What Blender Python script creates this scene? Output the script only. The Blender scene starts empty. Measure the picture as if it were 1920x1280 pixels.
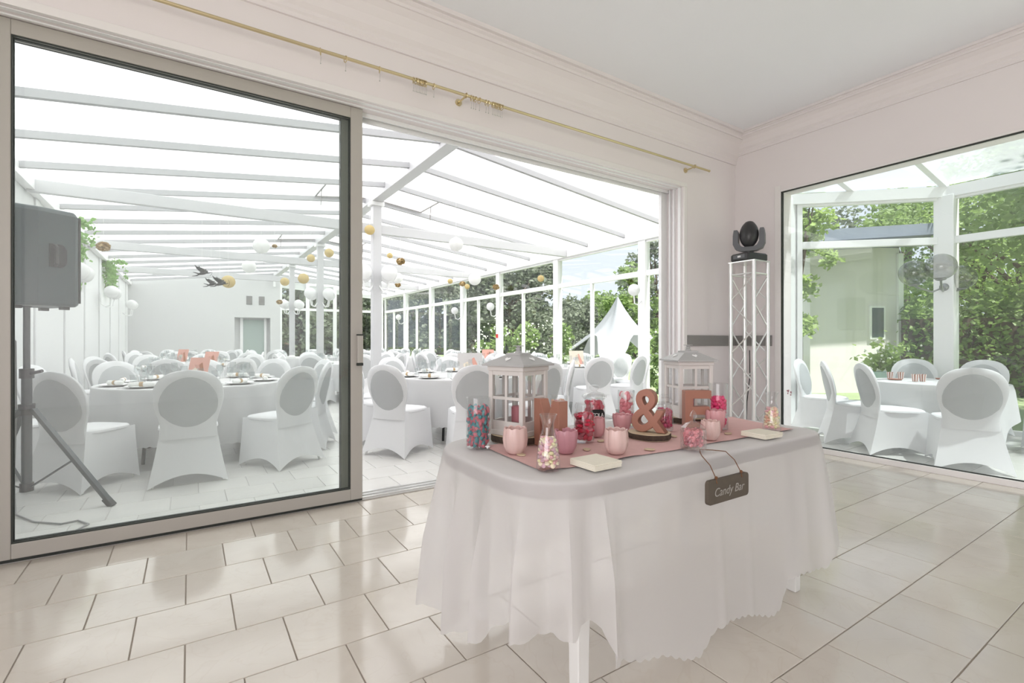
import bpy, math, random
from mathutils import Vector, Matrix
random.seed(11)
sc = bpy.context.scene
COL = sc.collection
PI = math.pi
# ------------------------------------------------------------------ camera
F = 920.0; H = 1.2; YAW = math.atan2(605, 920)
S, C = math.sin(YAW), math.cos(YAW)
cd = bpy.data.cameras.new('camera'); cam = bpy.data.objects.new('camera', cd); COL.objects.link(cam)
cam.location = (0, 0, H); cam.rotation_euler = (PI/2, 0, -YAW)
cd.sensor_width = 36; cd.lens = 36*F/1920; cd.clip_start = .05; cd.clip_end = 400
sc.camera = cam
# ------------------------------------------------------------------ world, sun, exposure
sc.view_settings.view_transform = 'Standard'; sc.view_settings.look = 'None'
sc.view_settings.gamma = 1; sc.view_settings.exposure = 0.66
sc.view_settings.use_curve_mapping = False
sc.cycles.transparent_max_bounces = 28
w = bpy.data.worlds.new('sky'); sc.world = w; w.use_nodes = True
nt = w.node_tree; nt.nodes.clear()
wo = nt.nodes.new('ShaderNodeOutputWorld'); bg = nt.nodes.new('ShaderNodeBackground')
tc = nt.nodes.new('ShaderNodeTexCoord'); sx = nt.nodes.new('ShaderNodeSeparateXYZ')
rp = nt.nodes.new('ShaderNodeValToRGB')
rp.color_ramp.elements[0].position = 0.0; rp.color_ramp.elements[0].color = (.84, .90, 1, 1)
rp.color_ramp.elements[1].position = .7; rp.color_ramp.elements[1].color = (.76, .86, 1, 1)
nt.links.new(tc.outputs['Generated'], sx.inputs[0]); nt.links.new(sx.outputs['Z'], rp.inputs[0])
nt.links.new(rp.outputs[0], bg.inputs[0]); nt.links.new(bg.outputs[0], wo.inputs[0])
bg.inputs[1].default_value = .72
sd = bpy.data.lights.new('sun', 'SUN'); sun = bpy.data.objects.new('sun', sd); COL.objects.link(sun)
sd.energy = 6.8; sd.angle = math.radians(1.0); sd.color = (1, .965, .92)
SUNV = Vector((.20, -.60, 1.35)).normalized()
sun.rotation_euler = SUNV.to_track_quat('Z', 'Y').to_euler(); sun.location = (10, 5, 20)
def area(name, loc, rot, sx_, sy_, power, col=(1, .95, .965)):
    d = bpy.data.lights.new(name, 'AREA'); o = bpy.data.objects.new(name, d); COL.objects.link(o)
    d.shape = 'RECTANGLE'; d.size = sx_; d.size_y = sy_; d.energy = power; d.color = col
    o.location = loc; o.rotation_euler = rot
XW_ = -3.42
# added fill light for the room, set in invented window openings behind the camera
area('window_daylight', (XW_, -1.7, 1.75), (PI/2, 0, -PI/2), 4.6, 2.3, 110)
area('window_daylight', (4.35, -4.42, 1.75), (PI/2, 0, 0), 1.9, 2.3, 8)

# ------------------------------------------------------------------ pixel helpers (photo 1920x1280)
def ray(px, py):
    r = (px-960)/F; u = (640-py)/F
    return (S+r*C, C-r*S, u)
def ground(px, py, z=0.0):
    d = ray(px, py); t = (z-H)/d[2]; return (d[0]*t, d[1]*t)
def atf(px, py, f):
    d = ray(px, py); return (d[0]*f, d[1]*f, H+d[2]*f)
def depth(x, y): return x*S+y*C
def pixof(x, y, z):
    f = x*S+y*C; r = x*C-y*S
    return (960+F*r/f, 640-F*(z-H)/f)

# ------------------------------------------------------------------ materials
M = {}
def newmat(name):
    m = bpy.data.materials.new(name); m.use_nodes = True; m.node_tree.nodes.clear(); M[name] = m
    return m, m.node_tree.nodes, m.node_tree.links
def pmat(name, col, rough=.5, metal=0.0, noise=0.0, scale=20.0, bump=0.0, spec=.5, objrand=0.0, coat=0.0, trans=0.0, alpha=None):
    m, n, l = newmat(name)
    o = n.new('ShaderNodeOutputMaterial'); p = n.new('ShaderNodeBsdfPrincipled')
    p.inputs['Base Color'].default_value = (*col, 1); p.inputs['Roughness'].default_value = rough
    p.inputs['Metallic'].default_value = metal; p.inputs['Specular IOR Level'].default_value = spec
    p.inputs['Coat Weight'].default_value = coat
    last = None
    if noise or bump:
        t = n.new('ShaderNodeTexCoord'); nz = n.new('ShaderNodeTexNoise'); nz.inputs['Scale'].default_value = scale
        nz.inputs['Detail'].default_value = 4
        l.new(t.outputs['Object'], nz.inputs['Vector'])
    if noise:
        mx = n.new('ShaderNodeMix'); mx.data_type = 'RGBA'
        mx.inputs['A'].default_value = (*[c*(1-noise) for c in col], 1); mx.inputs['B'].default_value = (*[min(1, c*(1+noise)) for c in col], 1)
        l.new(nz.outputs['Fac'], mx.inputs['Factor']); last = mx.outputs['Result']
    if objrand:
        oi = n.new('ShaderNodeObjectInfo'); mr = n.new('ShaderNodeMapRange')
        mr.inputs['To Min'].default_value = 1-objrand; mr.inputs['To Max'].default_value = 1+objrand
        l.new(oi.outputs['Random'], mr.inputs['Value'])
        hs = n.new('ShaderNodeHueSaturation'); l.new(mr.outputs[0], hs.inputs['Value'])
        if last: l.new(last, hs.inputs['Color'])
        else: hs.inputs['Color'].default_value = (*col, 1)
        last = hs.outputs[0]
    if last: l.new(last, p.inputs['Base Color'])
    if bump:
        b = n.new('ShaderNodeBump'); b.inputs['Strength'].default_value = bump; b.inputs['Distance'].default_value = .01
        l.new(nz.outputs['Fac'], b.inputs['Height']); l.new(b.outputs[0], p.inputs['Normal'])
    sh = p.outputs[0]
    if trans:
        tr = n.new('ShaderNodeBsdfTranslucent'); tr.inputs['Color'].default_value = (*col, 1)
        ms = n.new('ShaderNodeMixShader'); ms.inputs[0].default_value = trans
        l.new(sh, ms.inputs[1]); l.new(tr.outputs[0], ms.inputs[2]); sh = ms.outputs[0]
    l.new(sh, o.inputs[0])
    return m
def glassmat(name, tint, base=.04, amp=.8, rough=.0, haze=0.0, hazecol=(.8, .85, .85), power=4.0):
    m, n, l = newmat(name)
    o = n.new('ShaderNodeOutputMaterial'); t = n.new('ShaderNodeBsdfTransparent'); t.inputs[0].default_value = (*tint, 1)
    g = n.new('ShaderNodeBsdfGlossy'); g.inputs['Roughness'].default_value = rough
    lw = n.new('ShaderNodeLayerWeight'); lw.inputs[0].default_value = .5
    pw = n.new('ShaderNodeMath'); pw.operation = 'POWER'; pw.inputs[1].default_value = power
    ml = n.new('ShaderNodeMath'); ml.operation = 'MULTIPLY_ADD'; ml.inputs[1].default_value = amp; ml.inputs[2].default_value = base
    l.new(lw.outputs['Facing'], pw.inputs[0]); l.new(pw.outputs[0], ml.inputs[0])
    ms = n.new('ShaderNodeMixShader'); l.new(ml.outputs[0], ms.inputs[0]); l.new(t.outputs[0], ms.inputs[1]); l.new(g.outputs[0], ms.inputs[2])
    sh = ms.outputs[0]
    if haze:
        d = n.new('ShaderNodeBsdfDiffuse'); d.inputs[0].default_value = (*hazecol, 1)
        tl = n.new('ShaderNodeBsdfTranslucent'); tl.inputs[0].default_value = (*hazecol, 1)
        h1 = n.new('ShaderNodeMixShader'); h1.inputs[0].default_value = .5
        l.new(d.outputs[0], h1.inputs[1]); l.new(tl.outputs[0], h1.inputs[2])
        m2 = n.new('ShaderNodeMixShader'); m2.inputs[0].default_value = haze
        l.new(sh, m2.inputs[1]); l.new(h1.outputs[0], m2.inputs[2]); sh = m2.outputs[0]
    l.new(sh, o.inputs[0]); return m
def tilemat(name, a, b, vein, rough):
    m, n, l = newmat(name)
    o = n.new('ShaderNodeOutputMaterial'); p = n.new('ShaderNodeBsdfPrincipled')
    t = n.new('ShaderNodeTexCoord'); oi = n.new('ShaderNodeObjectInfo'); ge = n.new('ShaderNodeNewGeometry')
    va = n.new('ShaderNodeVectorMath'); va.operation = 'MULTIPLY_ADD'; va.inputs[1].default_value = (1, 1, 1)
    cm = n.new('ShaderNodeCombineXYZ'); mu = n.new('ShaderNodeMath'); mu.operation = 'MULTIPLY'; mu.inputs[1].default_value = 37
    l.new(oi.outputs['Random'], mu.inputs[0]); l.new(mu.outputs[0], cm.inputs[2])
    l.new(ge.outputs['Position'], va.inputs[0]); l.new(cm.outputs[0], va.inputs[2])
    n1 = n.new('ShaderNodeTexNoise'); n1.inputs['Scale'].default_value = 3.2; n1.inputs['Detail'].default_value = 5; n1.inputs['Distortion'].default_value = 1.2
    l.new(va.outputs[0], n1.inputs['Vector'])
    mx = n.new('ShaderNodeMix'); mx.data_type = 'RGBA'; mx.inputs['A'].default_value = (*a, 1); mx.inputs['B'].default_value = (*b, 1)
    l.new(n1.outputs['Fac'], mx.inputs['Factor'])
    n2 = n.new('ShaderNodeTexNoise'); n2.inputs['Scale'].default_value = 2.1; n2.inputs['Detail'].default_value = 3; n2.inputs['Distortion'].default_value = 2.5
    l.new(va.outputs[0], n2.inputs['Vector'])
    rr = n.new('ShaderNodeValToRGB')
    e = rr.color_ramp.elements; e[0].position = .485; e[0].color = (0, 0, 0, 1); e[1].position = .5; e[1].color = (1, 1, 1, 1)
    e2 = e.new(.515); e2.color = (0, 0, 0, 1)
    l.new(n2.outputs['Fac'], rr.inputs[0])
    vm = n.new('ShaderNodeMath'); vm.operation = 'MULTIPLY'; vm.inputs[1].default_value = .13; l.new(rr.outputs[0], vm.inputs[0])
    m2 = n.new('ShaderNodeMix'); m2.data_type = 'RGBA'; m2.inputs['B'].default_value = (*vein, 1)
    l.new(mx.outputs['Result'], m2.inputs['A']); l.new(vm.outputs[0], m2.inputs['Factor'])
    hs = n.new('ShaderNodeHueSaturation'); mr = n.new('ShaderNodeMapRange'); mr.inputs['To Min'].default_value = .95; mr.inputs['To Max'].default_value = 1.04
    l.new(oi.outputs['Random'], mr.inputs['Value']); l.new(mr.outputs[0], hs.inputs['Value']); l.new(m2.outputs['Result'], hs.inputs['Color'])
    l.new(hs.outputs[0], p.inputs['Base Color']); p.inputs['Roughness'].default_value = rough
    l.new(p.outputs[0], o.inputs[0]); return m

tilemat('marble_tile', (.55, .495, .43), (.68, .63, .565), (.48, .38, .29), .10)
tilemat('pale_tile', (.70, .68, .65), (.78, .77, .74), (.62, .60, .58), .22)
pmat('grout', (.36, .31, .26), .8)
pmat('pale_grout', (.52, .50, .48), .8)
pmat('wall_paint', (.82, .768, .768), .85, noise=.01, scale=3)
pmat('ceiling_paint', (.90, .905, .935), .85, noise=.008, scale=2)
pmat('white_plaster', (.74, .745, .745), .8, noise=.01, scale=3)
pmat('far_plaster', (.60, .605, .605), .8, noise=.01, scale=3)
pmat('trim_paint', (.83, .80, .785), .5)
pmat('white_frame', (.86, .86, .86), .35)
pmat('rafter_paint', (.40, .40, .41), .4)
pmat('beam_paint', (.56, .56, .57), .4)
pmat('door_frame', (.46, .435, .395), .38, noise=.03, scale=6)
pmat('gasket', (.03, .035, .03), .6)
pmat('olive_frame', (.15, .16, .13), .4)  # darker copy of the door frame, standing in for its backlit shade
pmat('brass', (.68, .58, .36), .28, 1.0)
pmat('silver_wire', (.5, .5, .48), .35, 1.0)
pmat('grey_rail', (.26, .25, .24), .5)
pmat('black_plastic', (.03, .03, .032), .35)
pmat('dark_plastic', (.12, .125, .135), .4)
pmat('speaker_shell', (.05, .075, .08), .45)
pmat('speaker_recess', (.008, .010, .011), .5)
pmat('metal_leg', (.07, .08, .085), .4, .4)
pmat('black_metal', (.02, .02, .02), .4, .3)
pmat('aluminium', (.78, .78, .77), .3, .85)
pmat('white_metal', (.80, .80, .78), .4)
pmat('cover_fabric', (.91, .91, .92), .9, trans=.25, spec=.2)
pmat('pad_fabric', (.49, .50, .505), .85, spec=.2)  # shade on the white covered backs, put into the colour as grey
pmat('table_cloth', (.88, .88, .885), .9, trans=.35, spec=.2)
pmat('candy_cloth', (.87, .855, .85), .9, trans=.58, spec=.2)
_n = M['candy_cloth'].node_tree; _out = [x for x in _n.nodes if x.type == 'OUTPUT_MATERIAL'][0]; _src = _out.inputs[0].links[0].from_socket
_tp = _n.nodes.new('ShaderNodeBsdfTransparent'); _mx = _n.nodes.new('ShaderNodeMixShader'); _mx.inputs[0].default_value = .26
_n.links.new(_src, _mx.inputs[1]); _n.links.new(_tp.outputs[0], _mx.inputs[2]); _n.links.new(_mx.outputs[0], _out.inputs[0])
pmat('white_board', (.84, .83, .82), .6)
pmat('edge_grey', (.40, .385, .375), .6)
pmat('table_board', (.55, .52, .48), .6)
pmat('porcelain', (.88, .88, .87), .15)
pmat('napkin', (.88, .88, .86), .9)
pmat('kraft_band', (.45, .32, .18), .8)
pmat('cutlery', (.65, .65, .66), .2, 1.0)
pmat('pink_runner', (.69, .45, .43), .9, noise=.06, scale=30, bump=.15, spec=.1)
pmat('copper_card', (.36, .165, .115), .5, .1, noise=.05, scale=40)
pmat('wood_face', (.60, .48, .33), .7, noise=.12, scale=25)
pmat('bark', (.06, .04, .028), .9, noise=.5, scale=60, bump=.6)
pmat('lantern_paint', (.66, .63, .60), .55)
pmat('lantern_roof', (.42, .42, .415), .5)
pmat('lantern_heart', (.85, .85, .84), .6)
pmat('candle_pink', (.68, .26, .30), .5, trans=.3)
pmat('wax_pale', (.82, .61, .57), .3, trans=.25)
pmat('wax_pink', (.78, .43, .45), .3, trans=.25)
pmat('wax_mauve', (.68, .36, .41), .3, trans=.25)
pmat('candy_blue', (.06, .25, .28), .4); pmat('candy_rose', (.50, .13, .17), .4)
pmat('candy_red', (.55, .02, .06), .35); pmat('candy_hot', (.78, .03, .17), .4)
pmat('candy_berry', (.50, .04, .13), .35); pmat('candy_cream', (.85, .74, .55), .6)
pmat('candy_peach', (.85, .52, .38), .6); pmat('candy_pastel', (.80, .44, .46), .6)
pmat('candy_yellow', (.80, .74, .42), .6); pmat('candy_lilac', (.66, .42, .48), .6)
pmat('marsh_white', (.87, .80, .78), .8); pmat('marsh_pink', (.80, .27, .31), .8)
pmat('paper_cream', (.82, .78, .66), .85, noise=.04, scale=60)
pmat('sign_slate', (.10, .08, .06), .7, noise=.12, scale=18)
pmat('chalk', (.36, .34, .31), .9)
pmat('cord', (.16, .07, .03), .8)
pmat('black_label', (.01, .01, .01), .6)
pmat('white_print', (.85, .85, .85), .7)
pmat('paper_white', (.85, .85, .84), .9, trans=.3)
pmat('paper_gold', (.66, .53, .26), .7, trans=.3)
pmat('pom_gold', (.50, .37, .19), .7)
pmat('globe_white', (.88, .88, .88), .25, trans=.3)
glassmat('globe_smoke', (.70, .70, .69), .10, .7)
pmat('sconce_grey', (.30, .31, .31), .35, .6)
pmat('cupid_black', (.012, .012, .014), .5)
pmat('pink_card', (.72, .38, .31), .7); pmat('brown_card', (.42, .17, .09), .7); pmat('cream_card', (.80, .72, .60), .7)
pmat('grey_card', (.62, .60, .59), .7)
pmat('leaf', (.24, .34, .11), .55, noise=.35, scale=1.3, trans=.45)
pmat('leaf_dark', (.21, .245, .17), .6, noise=.35, scale=1.1, trans=.4)
pmat('leaf_bright', (.36, .48, .15), .55, noise=.3, scale=1.5, trans=.5)
pmat('ivy_leaf', (.25, .44, .13), .5, noise=.3, scale=6, trans=.4)
pmat('blossom', (.82, .82, .74), .7)
pmat('red_flower', (.75, .05, .03), .6)
pmat('grass', (.24, .30, .15), .9, noise=.3, scale=.9)
pmat('trunk', (.12, .085, .06), .9, noise=.3, scale=8)
pmat('tent_fabric', (.42, .43, .46), .8, trans=.25)
pmat('house_wall', (.74, .71, .70), .9, noise=.03, scale=2)
pmat('house_roof', (.22, .25, .30), .7, noise=.1, scale=3)
pmat('brick_wall', (.36, .24, .18), .9, noise=.25, scale=7)
pmat('dark_glass', (.05, .08, .07), .1)
pmat('door_green', (.36, .43, .40), .5)
pmat('vent_grey', (.25, .25, .25), .6)
pmat('red_sign', (.65, .04, .03), .5)
pmat('cable', (.30, .30, .30), .6)
pmat('pot_blue', (.45, .58, .60), .4)
glassmat('window_glass', (.975, .985, .98), .03, .75)
glassmat('door_glass', (.972, .985, .98), .035, .75, haze=.025, hazecol=(.8, .84, .84))
glassmat('jar_glass', (.965, .97, .97), .05, .75)
glassmat('cut_glass', (.985, .985, .985), .10, .7, .05)
glassmat('wine_glass', (.95, .96, .96), .06, .8)
glassmat('roof_glass', (.62, .68, .70), .05, .6, haze=.5, hazecol=(.75, .78, .80))
# white diffusing roof sheets
m, n, l = newmat('roof_sheet')
_o = n.new('ShaderNodeOutputMaterial'); _t = n.new('ShaderNodeBsdfTranslucent'); _t.inputs[0].default_value = (.97, .97, .97, 1)
_d = n.new('ShaderNodeBsdfDiffuse'); _d.inputs[0].default_value = (.93, .93, .93, 1); _m = n.new('ShaderNodeMixShader'); _m.inputs[0].default_value = .35
l.new(_t.outputs[0], _m.inputs[1]); l.new(_d.outputs[0], _m.inputs[2]); l.new(_m.outputs[0], _o.inputs[0])

# ------------------------------------------------------------------ mesh builder
class MB:
    def __init__(s): s.v = []; s.f = []; s.m = []; s.cm = 0
    def add(s, vs, fs):
        o = len(s.v); s.v += [tuple(v) for v in vs]; s.f += [tuple(i+o for i in f) for f in fs]; s.m += [s.cm]*len(fs); return s
    def box(s, x0, y0, z0, x1, y1, z1):
        x0, x1 = min(x0, x1), max(x0, x1); y0, y1 = min(y0, y1), max(y0, y1); z0, z1 = min(z0, z1), max(z0, z1)
        return s.add([(x0, y0, z0), (x1, y0, z0), (x1, y1, z0), (x0, y1, z0), (x0, y0, z1), (x1, y0, z1), (x1, y1, z1), (x0, y1, z1)],
              [(0, 3, 2, 1), (4, 5, 6, 7), (0, 1, 5, 4), (1, 2, 6, 5), (2, 3, 7, 6), (3, 0, 4, 7)])
    def bar(s, p, q, w, h):   # rectangular bar p->q, w across (horizontal), h the other way
        p = Vector(p); q = Vector(q); d = (q-p).normalized()
        up = Vector((0, 0, 1)) if abs(d.z) < .95 else Vector((0, 1, 0))
        a = d.cross(up).normalized(); b = a.cross(d).normalized(); vs = []
        for e in (p, q):
            for i, j in ((-1, -1), (1, -1), (1, 1), (-1, 1)): vs.append(e+a*(i*w/2)+b*(j*h/2))
        return s.add(vs, [(0, 1, 2, 3), (7, 6, 5, 4), (0, 4, 5, 1), (1, 5, 6, 2), (2, 6, 7, 3), (3, 7, 4, 0)])
    def tube(s, pts, r, n=8, closed=False, caps=True):
        pts = [Vector(p) for p in pts]; N = len(pts); rs = r if isinstance(r, (list, tuple)) else [r]*N
        vs = []; prev = None
        for i, p in enumerate(pts):
            a = pts[(i-1) % N] if (closed or i > 0) else p; b = pts[(i+1) % N] if (closed or i < N-1) else p
            d = (b-a).normalized()
            if prev is None:
                up = Vector((0, 0, 1)) if abs(d.z) < .9 else Vector((1, 0, 0)); u = d.cross(up).normalized()
            else:
                u = (prev-d*prev.dot(d)).normalized()
            prev = u; vv = d.cross(u)
            for k in range(n):
                t = 2*PI*k/n; vs.append(p+(u*math.cos(t)+vv*math.sin(t))*rs[i])
        fs = []
        for i in range(N if closed else N-1):
            j = (i+1) % N
            for k in range(n):
                k2 = (k+1) % n; fs.append((i*n+k, i*n+k2, j*n+k2, j*n+k))
        if caps and not closed: fs.append(tuple(range(n-1, -1, -1))); fs.append(tuple((N-1)*n+k for k in range(n)))
        return s.add(vs, fs)
    def cyl(s, p, q, r, r2=None, n=12): return s.tube([p, q], [r, r if r2 is None else r2], n)
    def lathe(s, prof, n=24, c=(0, 0, 0), fx=None):
        vs = []; idx = []
        for r, z in prof:
            if r < 1e-6: idx.append([len(vs)]*n); vs.append((c[0], c[1], c[2]+z))
            else:
                st = len(vs); idx.append([st+k for k in range(n)])
                for k in range(n):
                    t = 2*PI*k/n; rr, zz = (r, z) if fx is None else fx(r, z, t)
                    vs.append((c[0]+rr*math.cos(t), c[1]+rr*math.sin(t), c[2]+zz))
        fs = []
        for i in range(len(prof)-1):
            for k in range(n):
                q = [idx[i][k], idx[i][(k+1) % n], idx[i+1][(k+1) % n], idx[i+1][k]]
                u = []
                for a in q:
                    if a not in u: u.append(a)
                if len(u) > 2: fs.append(tuple(u))
        return s.add(vs, fs)
    def ball(s, c, r, n=14, m_=9, sc_=(1, 1, 1), R=None):
        prof = []
        b = MB()
        b.lathe([(math.sin(PI*i/m_), -math.cos(PI*i/m_)) for i in range(m_+1)], n)
        vs = []
        for v in b.v:
            q = Vector((v[0]*r*sc_[0], v[1]*r*sc_[1], v[2]*r*sc_[2]))
            if R is not None: q = R @ q
            vs.append(q+Vector(c))
        return s.add(vs, b.f)
    def prism(s, poly, t, mtx=None):   # polygon in local XZ plane, thickness t along local Y
        n = len(poly); mt = mtx or Matrix()
        vs = [mt @ Vector((x, -t/2, z)) for x, z in poly]+[mt @ Vector((x, t/2, z)) for x, z in poly]
        fs = [tuple(range(n)), tuple(range(2*n-1, n-1, -1))]+[((i+1) % n, i, i+n, (i+1) % n+n) for i in range(n)]
        return s.add(vs, fs)
    def loft(s, rings, close=True, cap0=False, cap1=False):
        n = len(rings[0]); vs = [p for r in rings for p in r]; fs = []
        for i in range(len(rings)-1):
            for k in range(n if close else n-1):
                k2 = (k+1) % n; fs.append((i*n+k, i*n+k2, (i+1)*n+k2, (i+1)*n+k))
        if cap0: fs.append(tuple(range(n-1, -1, -1)))
        if cap1: fs.append(tuple((len(rings)-1)*n+k for k in range(n)))
        return s.add(vs, fs)
    def mesh(s, name, mats, smooth=True):
        me = bpy.data.meshes.new(name); me.from_pydata(s.v, [], s.f)
        for a in ([mats] if isinstance(mats, str) else mats): me.materials.append(M[a])
        if any(s.m): me.polygons.foreach_set('material_index', s.m)
        if smooth:
            me.polygons.foreach_set('use_smooth', [True]*len(me.polygons)); me.set_sharp_from_angle(angle=math.radians(38))
        me.update(); return me
    def build(s, name, mats, parent=None, loc=None, rz=0, bevel=0, smooth=True):
        return link(name, s.mesh(name, mats, smooth), parent, loc, rz, bevel)
def link(name, me, parent=None, loc=None, rz=0, bevel=0):
    o = bpy.data.objects.new(name, me); COL.objects.link(o)
    if parent is not None: o.parent = parent
    if loc is not None: o.location = loc
    if rz: o.rotation_euler = (0, 0, rz)
    if bevel:
        b = o.modifiers.new('bevel', 'BEVEL'); b.width = bevel; b.segments = 2; b.limit_method = 'ANGLE'; b.angle_limit = math.radians(50)
    return o
def tag(o, label=None, cat=None, group=None, kind=None):
    if label: o['label'] = label
    if cat: o['category'] = cat
    if group: o['group'] = group
    if kind: o['kind'] = kind
    return o
def empty(name, loc=(0, 0, 0), rz=0, **k):
    o = bpy.data.objects.new(name, None); COL.objects.link(o); o.location = loc; o.rotation_euler = (0, 0, rz); o.empty_display_size = .1
    return tag(o, **k)
def copytree(o, parent=None):
    c = o.copy(); COL.objects.link(c); c.parent = parent
    for ch in list(o.children): copytree(ch, c)
    return c
def bx(name, mat, b, parent=None, bevel=0, **k):
    o = MB().box(*b).build(name, mat, parent, bevel=bevel, smooth=False); return tag(o, **k) if k else o
def struct(o, label=None): return tag(o, label, None, None, 'structure')
def textmesh(body, size, extrude, mats, name, shear=0.0, bevel=0.0):
    cu = bpy.data.curves.new(name, 'FONT'); cu.body = body; cu.size = size; cu.extrude = extrude; cu.shear = shear
    cu.align_x = 'CENTER'; cu.align_y = 'CENTER'; cu.bevel_depth = bevel; cu.resolution_u = 6
    t = bpy.data.objects.new('tmp', cu); COL.objects.link(t)
    dg = bpy.context.evaluated_depsgraph_get(); me = bpy.data.meshes.new_from_object(t.evaluated_get(dg))
    bpy.data.objects.remove(t); bpy.data.curves.remove(cu)
    me.name = name; me.materials.clear(); me.materials.append(M[mats]); return me

# ================================================================== THE ROOM
YA = 3.58; XB = 5.68; ZC = 3.72; XW0 = -3.5; YW0 = -4.5     # wall planes
OPL, OPR, OPT = -.96, 4.67, 2.95                            # opening in the back wall
# floor: one base with each tile on it
TX, TY = .355, .349
def tilemesh(dx, dy, mat):
    b = MB(); x, y, c = dx/2, dy/2, .0015
    b.add([(-x, -y, -.012), (x, -y, -.012), (x, y, -.012), (-x, y, -.012), (-x, -y, -c), (x, -y, -c), (x, y, -c), (-x, y, -c),
           (-x+c, -y+c, 0), (x-c, -y+c, 0), (x-c, y-c, 0), (-x+c, y-c, 0)],
          [(0, 1, 5, 4), (1, 2, 6, 5), (2, 3, 7, 6), (3, 0, 4, 7), (4, 5, 9, 8), (5, 6, 10, 9), (6, 7, 11, 10), (7, 4, 8, 11), (8, 9, 10, 11)])
    return b.mesh('tile', mat, False)
def tilefloor(base, mat, x0, x1, y0, y1, oy, ox, maxparts, gap=.005, keep=None):
    cells = {}
    k0 = math.floor((y0-oy)/TY); k1 = math.ceil((y1-oy)/TY)
    lst = []
    for k in range(k0, k1):
        a, b = max(y0, oy+k*TY), min(y1, oy+(k+1)*TY)
        if b-a < .02: continue
        off = ox if k % 2 == 0 else ox+TX/2
        i0 = math.floor((x0-off)/TX); i1 = math.ceil((x1-off)/TX)
        for i in range(i0, i1):
            c, d = max(x0, off+i*TX), min(x1, off+(i+1)*TX)
            if d-c < .02: continue
            cx, cy = (c+d)/2, (a+b)/2
            if keep and not keep(cx, cy): continue
            f = depth(cx, cy); vis = 0
            if f > .4:
                px, py = pixof(cx, cy, 0)
                if -60 < px < 1980 and py < 1340: vis = (d-c)*(b-a)/f**3
            lst.append((vis, cx, cy, round(d-c-gap, 3), round(b-a-gap, 3)))
    lst.sort(key=lambda t: -t[0]); meshes = {}; rest = MB()
    for n_, (vis, cx, cy, dx, dy) in enumerate(lst):
        if n_ < maxparts and vis > 0:
            if (dx, dy) not in meshes: meshes[(dx, dy)] = tilemesh(dx, dy, mat)
            o = link('tile', meshes[(dx, dy)], base, (cx, cy, 0))
        else:
            rest.box(cx-dx/2, cy-dy/2, -.012, cx+dx/2, cy+dy/2, 0)
    if rest.v: tag(rest.build('tile_field', mat, base, smooth=False), kind='stuff')
fl = struct(bx('floor', 'grout', (XW0, YW0, -.12, XB+.02, 3.86, -.004)), 'glossy cream marble tiled floor of the room')
tilefloor(fl, 'marble_tile', XW0, XB-.012, YW0, 3.70, 3.385, -.014, 300)
# ceiling
struct(bx('ceiling', 'ceiling_paint', (XW0-.2, YW0-.2, ZC, XB+.2, YA+.25, ZC+.25)), 'plain white ceiling of the room')
# back wall with wide opening
wb = MB(); TH = .26
wb.box(XW0-.2, YA, -.1, OPL, YA+TH, ZC); wb.box(OPR, YA, -.1, XB+.22, YA+TH, ZC); wb.box(OPL, YA, OPT, OPR, YA+TH, ZC)
struct(wb.build('wall_back', 'wall_paint', smooth=False), 'off white wall around the wide sliding door opening')
# right wall with large fixed pane
GY1, GY0, GT, GB = 3.012, -2.6, 2.918, .055
wr = MB(); wr.box(XB, GY1, -.1, XB+.22, YA, ZC); wr.box(XB, GY0, GT, XB+.22, GY1, ZC); wr.box(XB, YW0, -.1, XB+.22, GY0, ZC); wr.box(XB+.02, GY0, -.1, XB+.10, GY1, GB-.01)
struct(wr.build('wall_right', 'wall_paint', smooth=False), 'off white wall around the large fixed pane')
# front and left walls behind the camera, with windows added for the fill light
wf = MB(); wf.box(XW0-.2, YW0-.2, -.1, 3.4, YW0, ZC); wf.box(5.3, YW0-.2, -.1, XB+.2, YW0, ZC); wf.box(3.4, YW0-.2, -.1, 5.3, YW0, .6); wf.box(3.4, YW0-.2, 2.9, 5.3, YW0, ZC)
struct(wf.build('wall_front', 'wall_paint', smooth=False), 'off white wall behind the camera with a window')
wl = MB(); wl.box(XW0-.2, YW0, -.1, XW0, -4.0, ZC); wl.box(XW0-.2, .6, -.1, XW0, YA, ZC); wl.box(XW0-.2, -4.0, -.1, XW0, .6, .6); wl.box(XW0-.2, -4.0, 2.9, XW0, .6, ZC)
struct(wl.build('wall_left', 'wall_paint', smooth=False), 'off white side wall of the room with a wide window')
for nm, (a, b, ax) in {'window_1': (3.4, 5.3, 0), 'window_2': (-4.0, -1.7, 1), 'window_3': (-1.7, .6, 1)}.items():
    f_ = MB(); mid = (a+b)/2
    def put(u0, u1, z0, z1):
        if ax == 0: f_.box(u0, YW0-.16, z0, u1, YW0-.10, z1)
        else: f_.box(XW0-.16, u0, z0, XW0-.10, u1, z1)
    for u in (a, mid-.03, b-.06): put(u, u+.06, .6, 2.9)
    put(a, b, .6, .66); put(a, b, 2.84, 2.9)
    o = struct(f_.build(nm, 'white_frame', smooth=False), 'white framed window behind the camera')
    for u0, u1 in ((a+.06, mid-.03), (mid+.03, b-.06)):
        (bx('pane', 'window_glass', (u0, YW0-.135, .66, u1, YW0-.13, 2.84), o) if ax == 0 else bx('pane', 'window_glass', (XW0-.135, u0, .66, XW0-.13, u1, 2.84), o))
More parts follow.
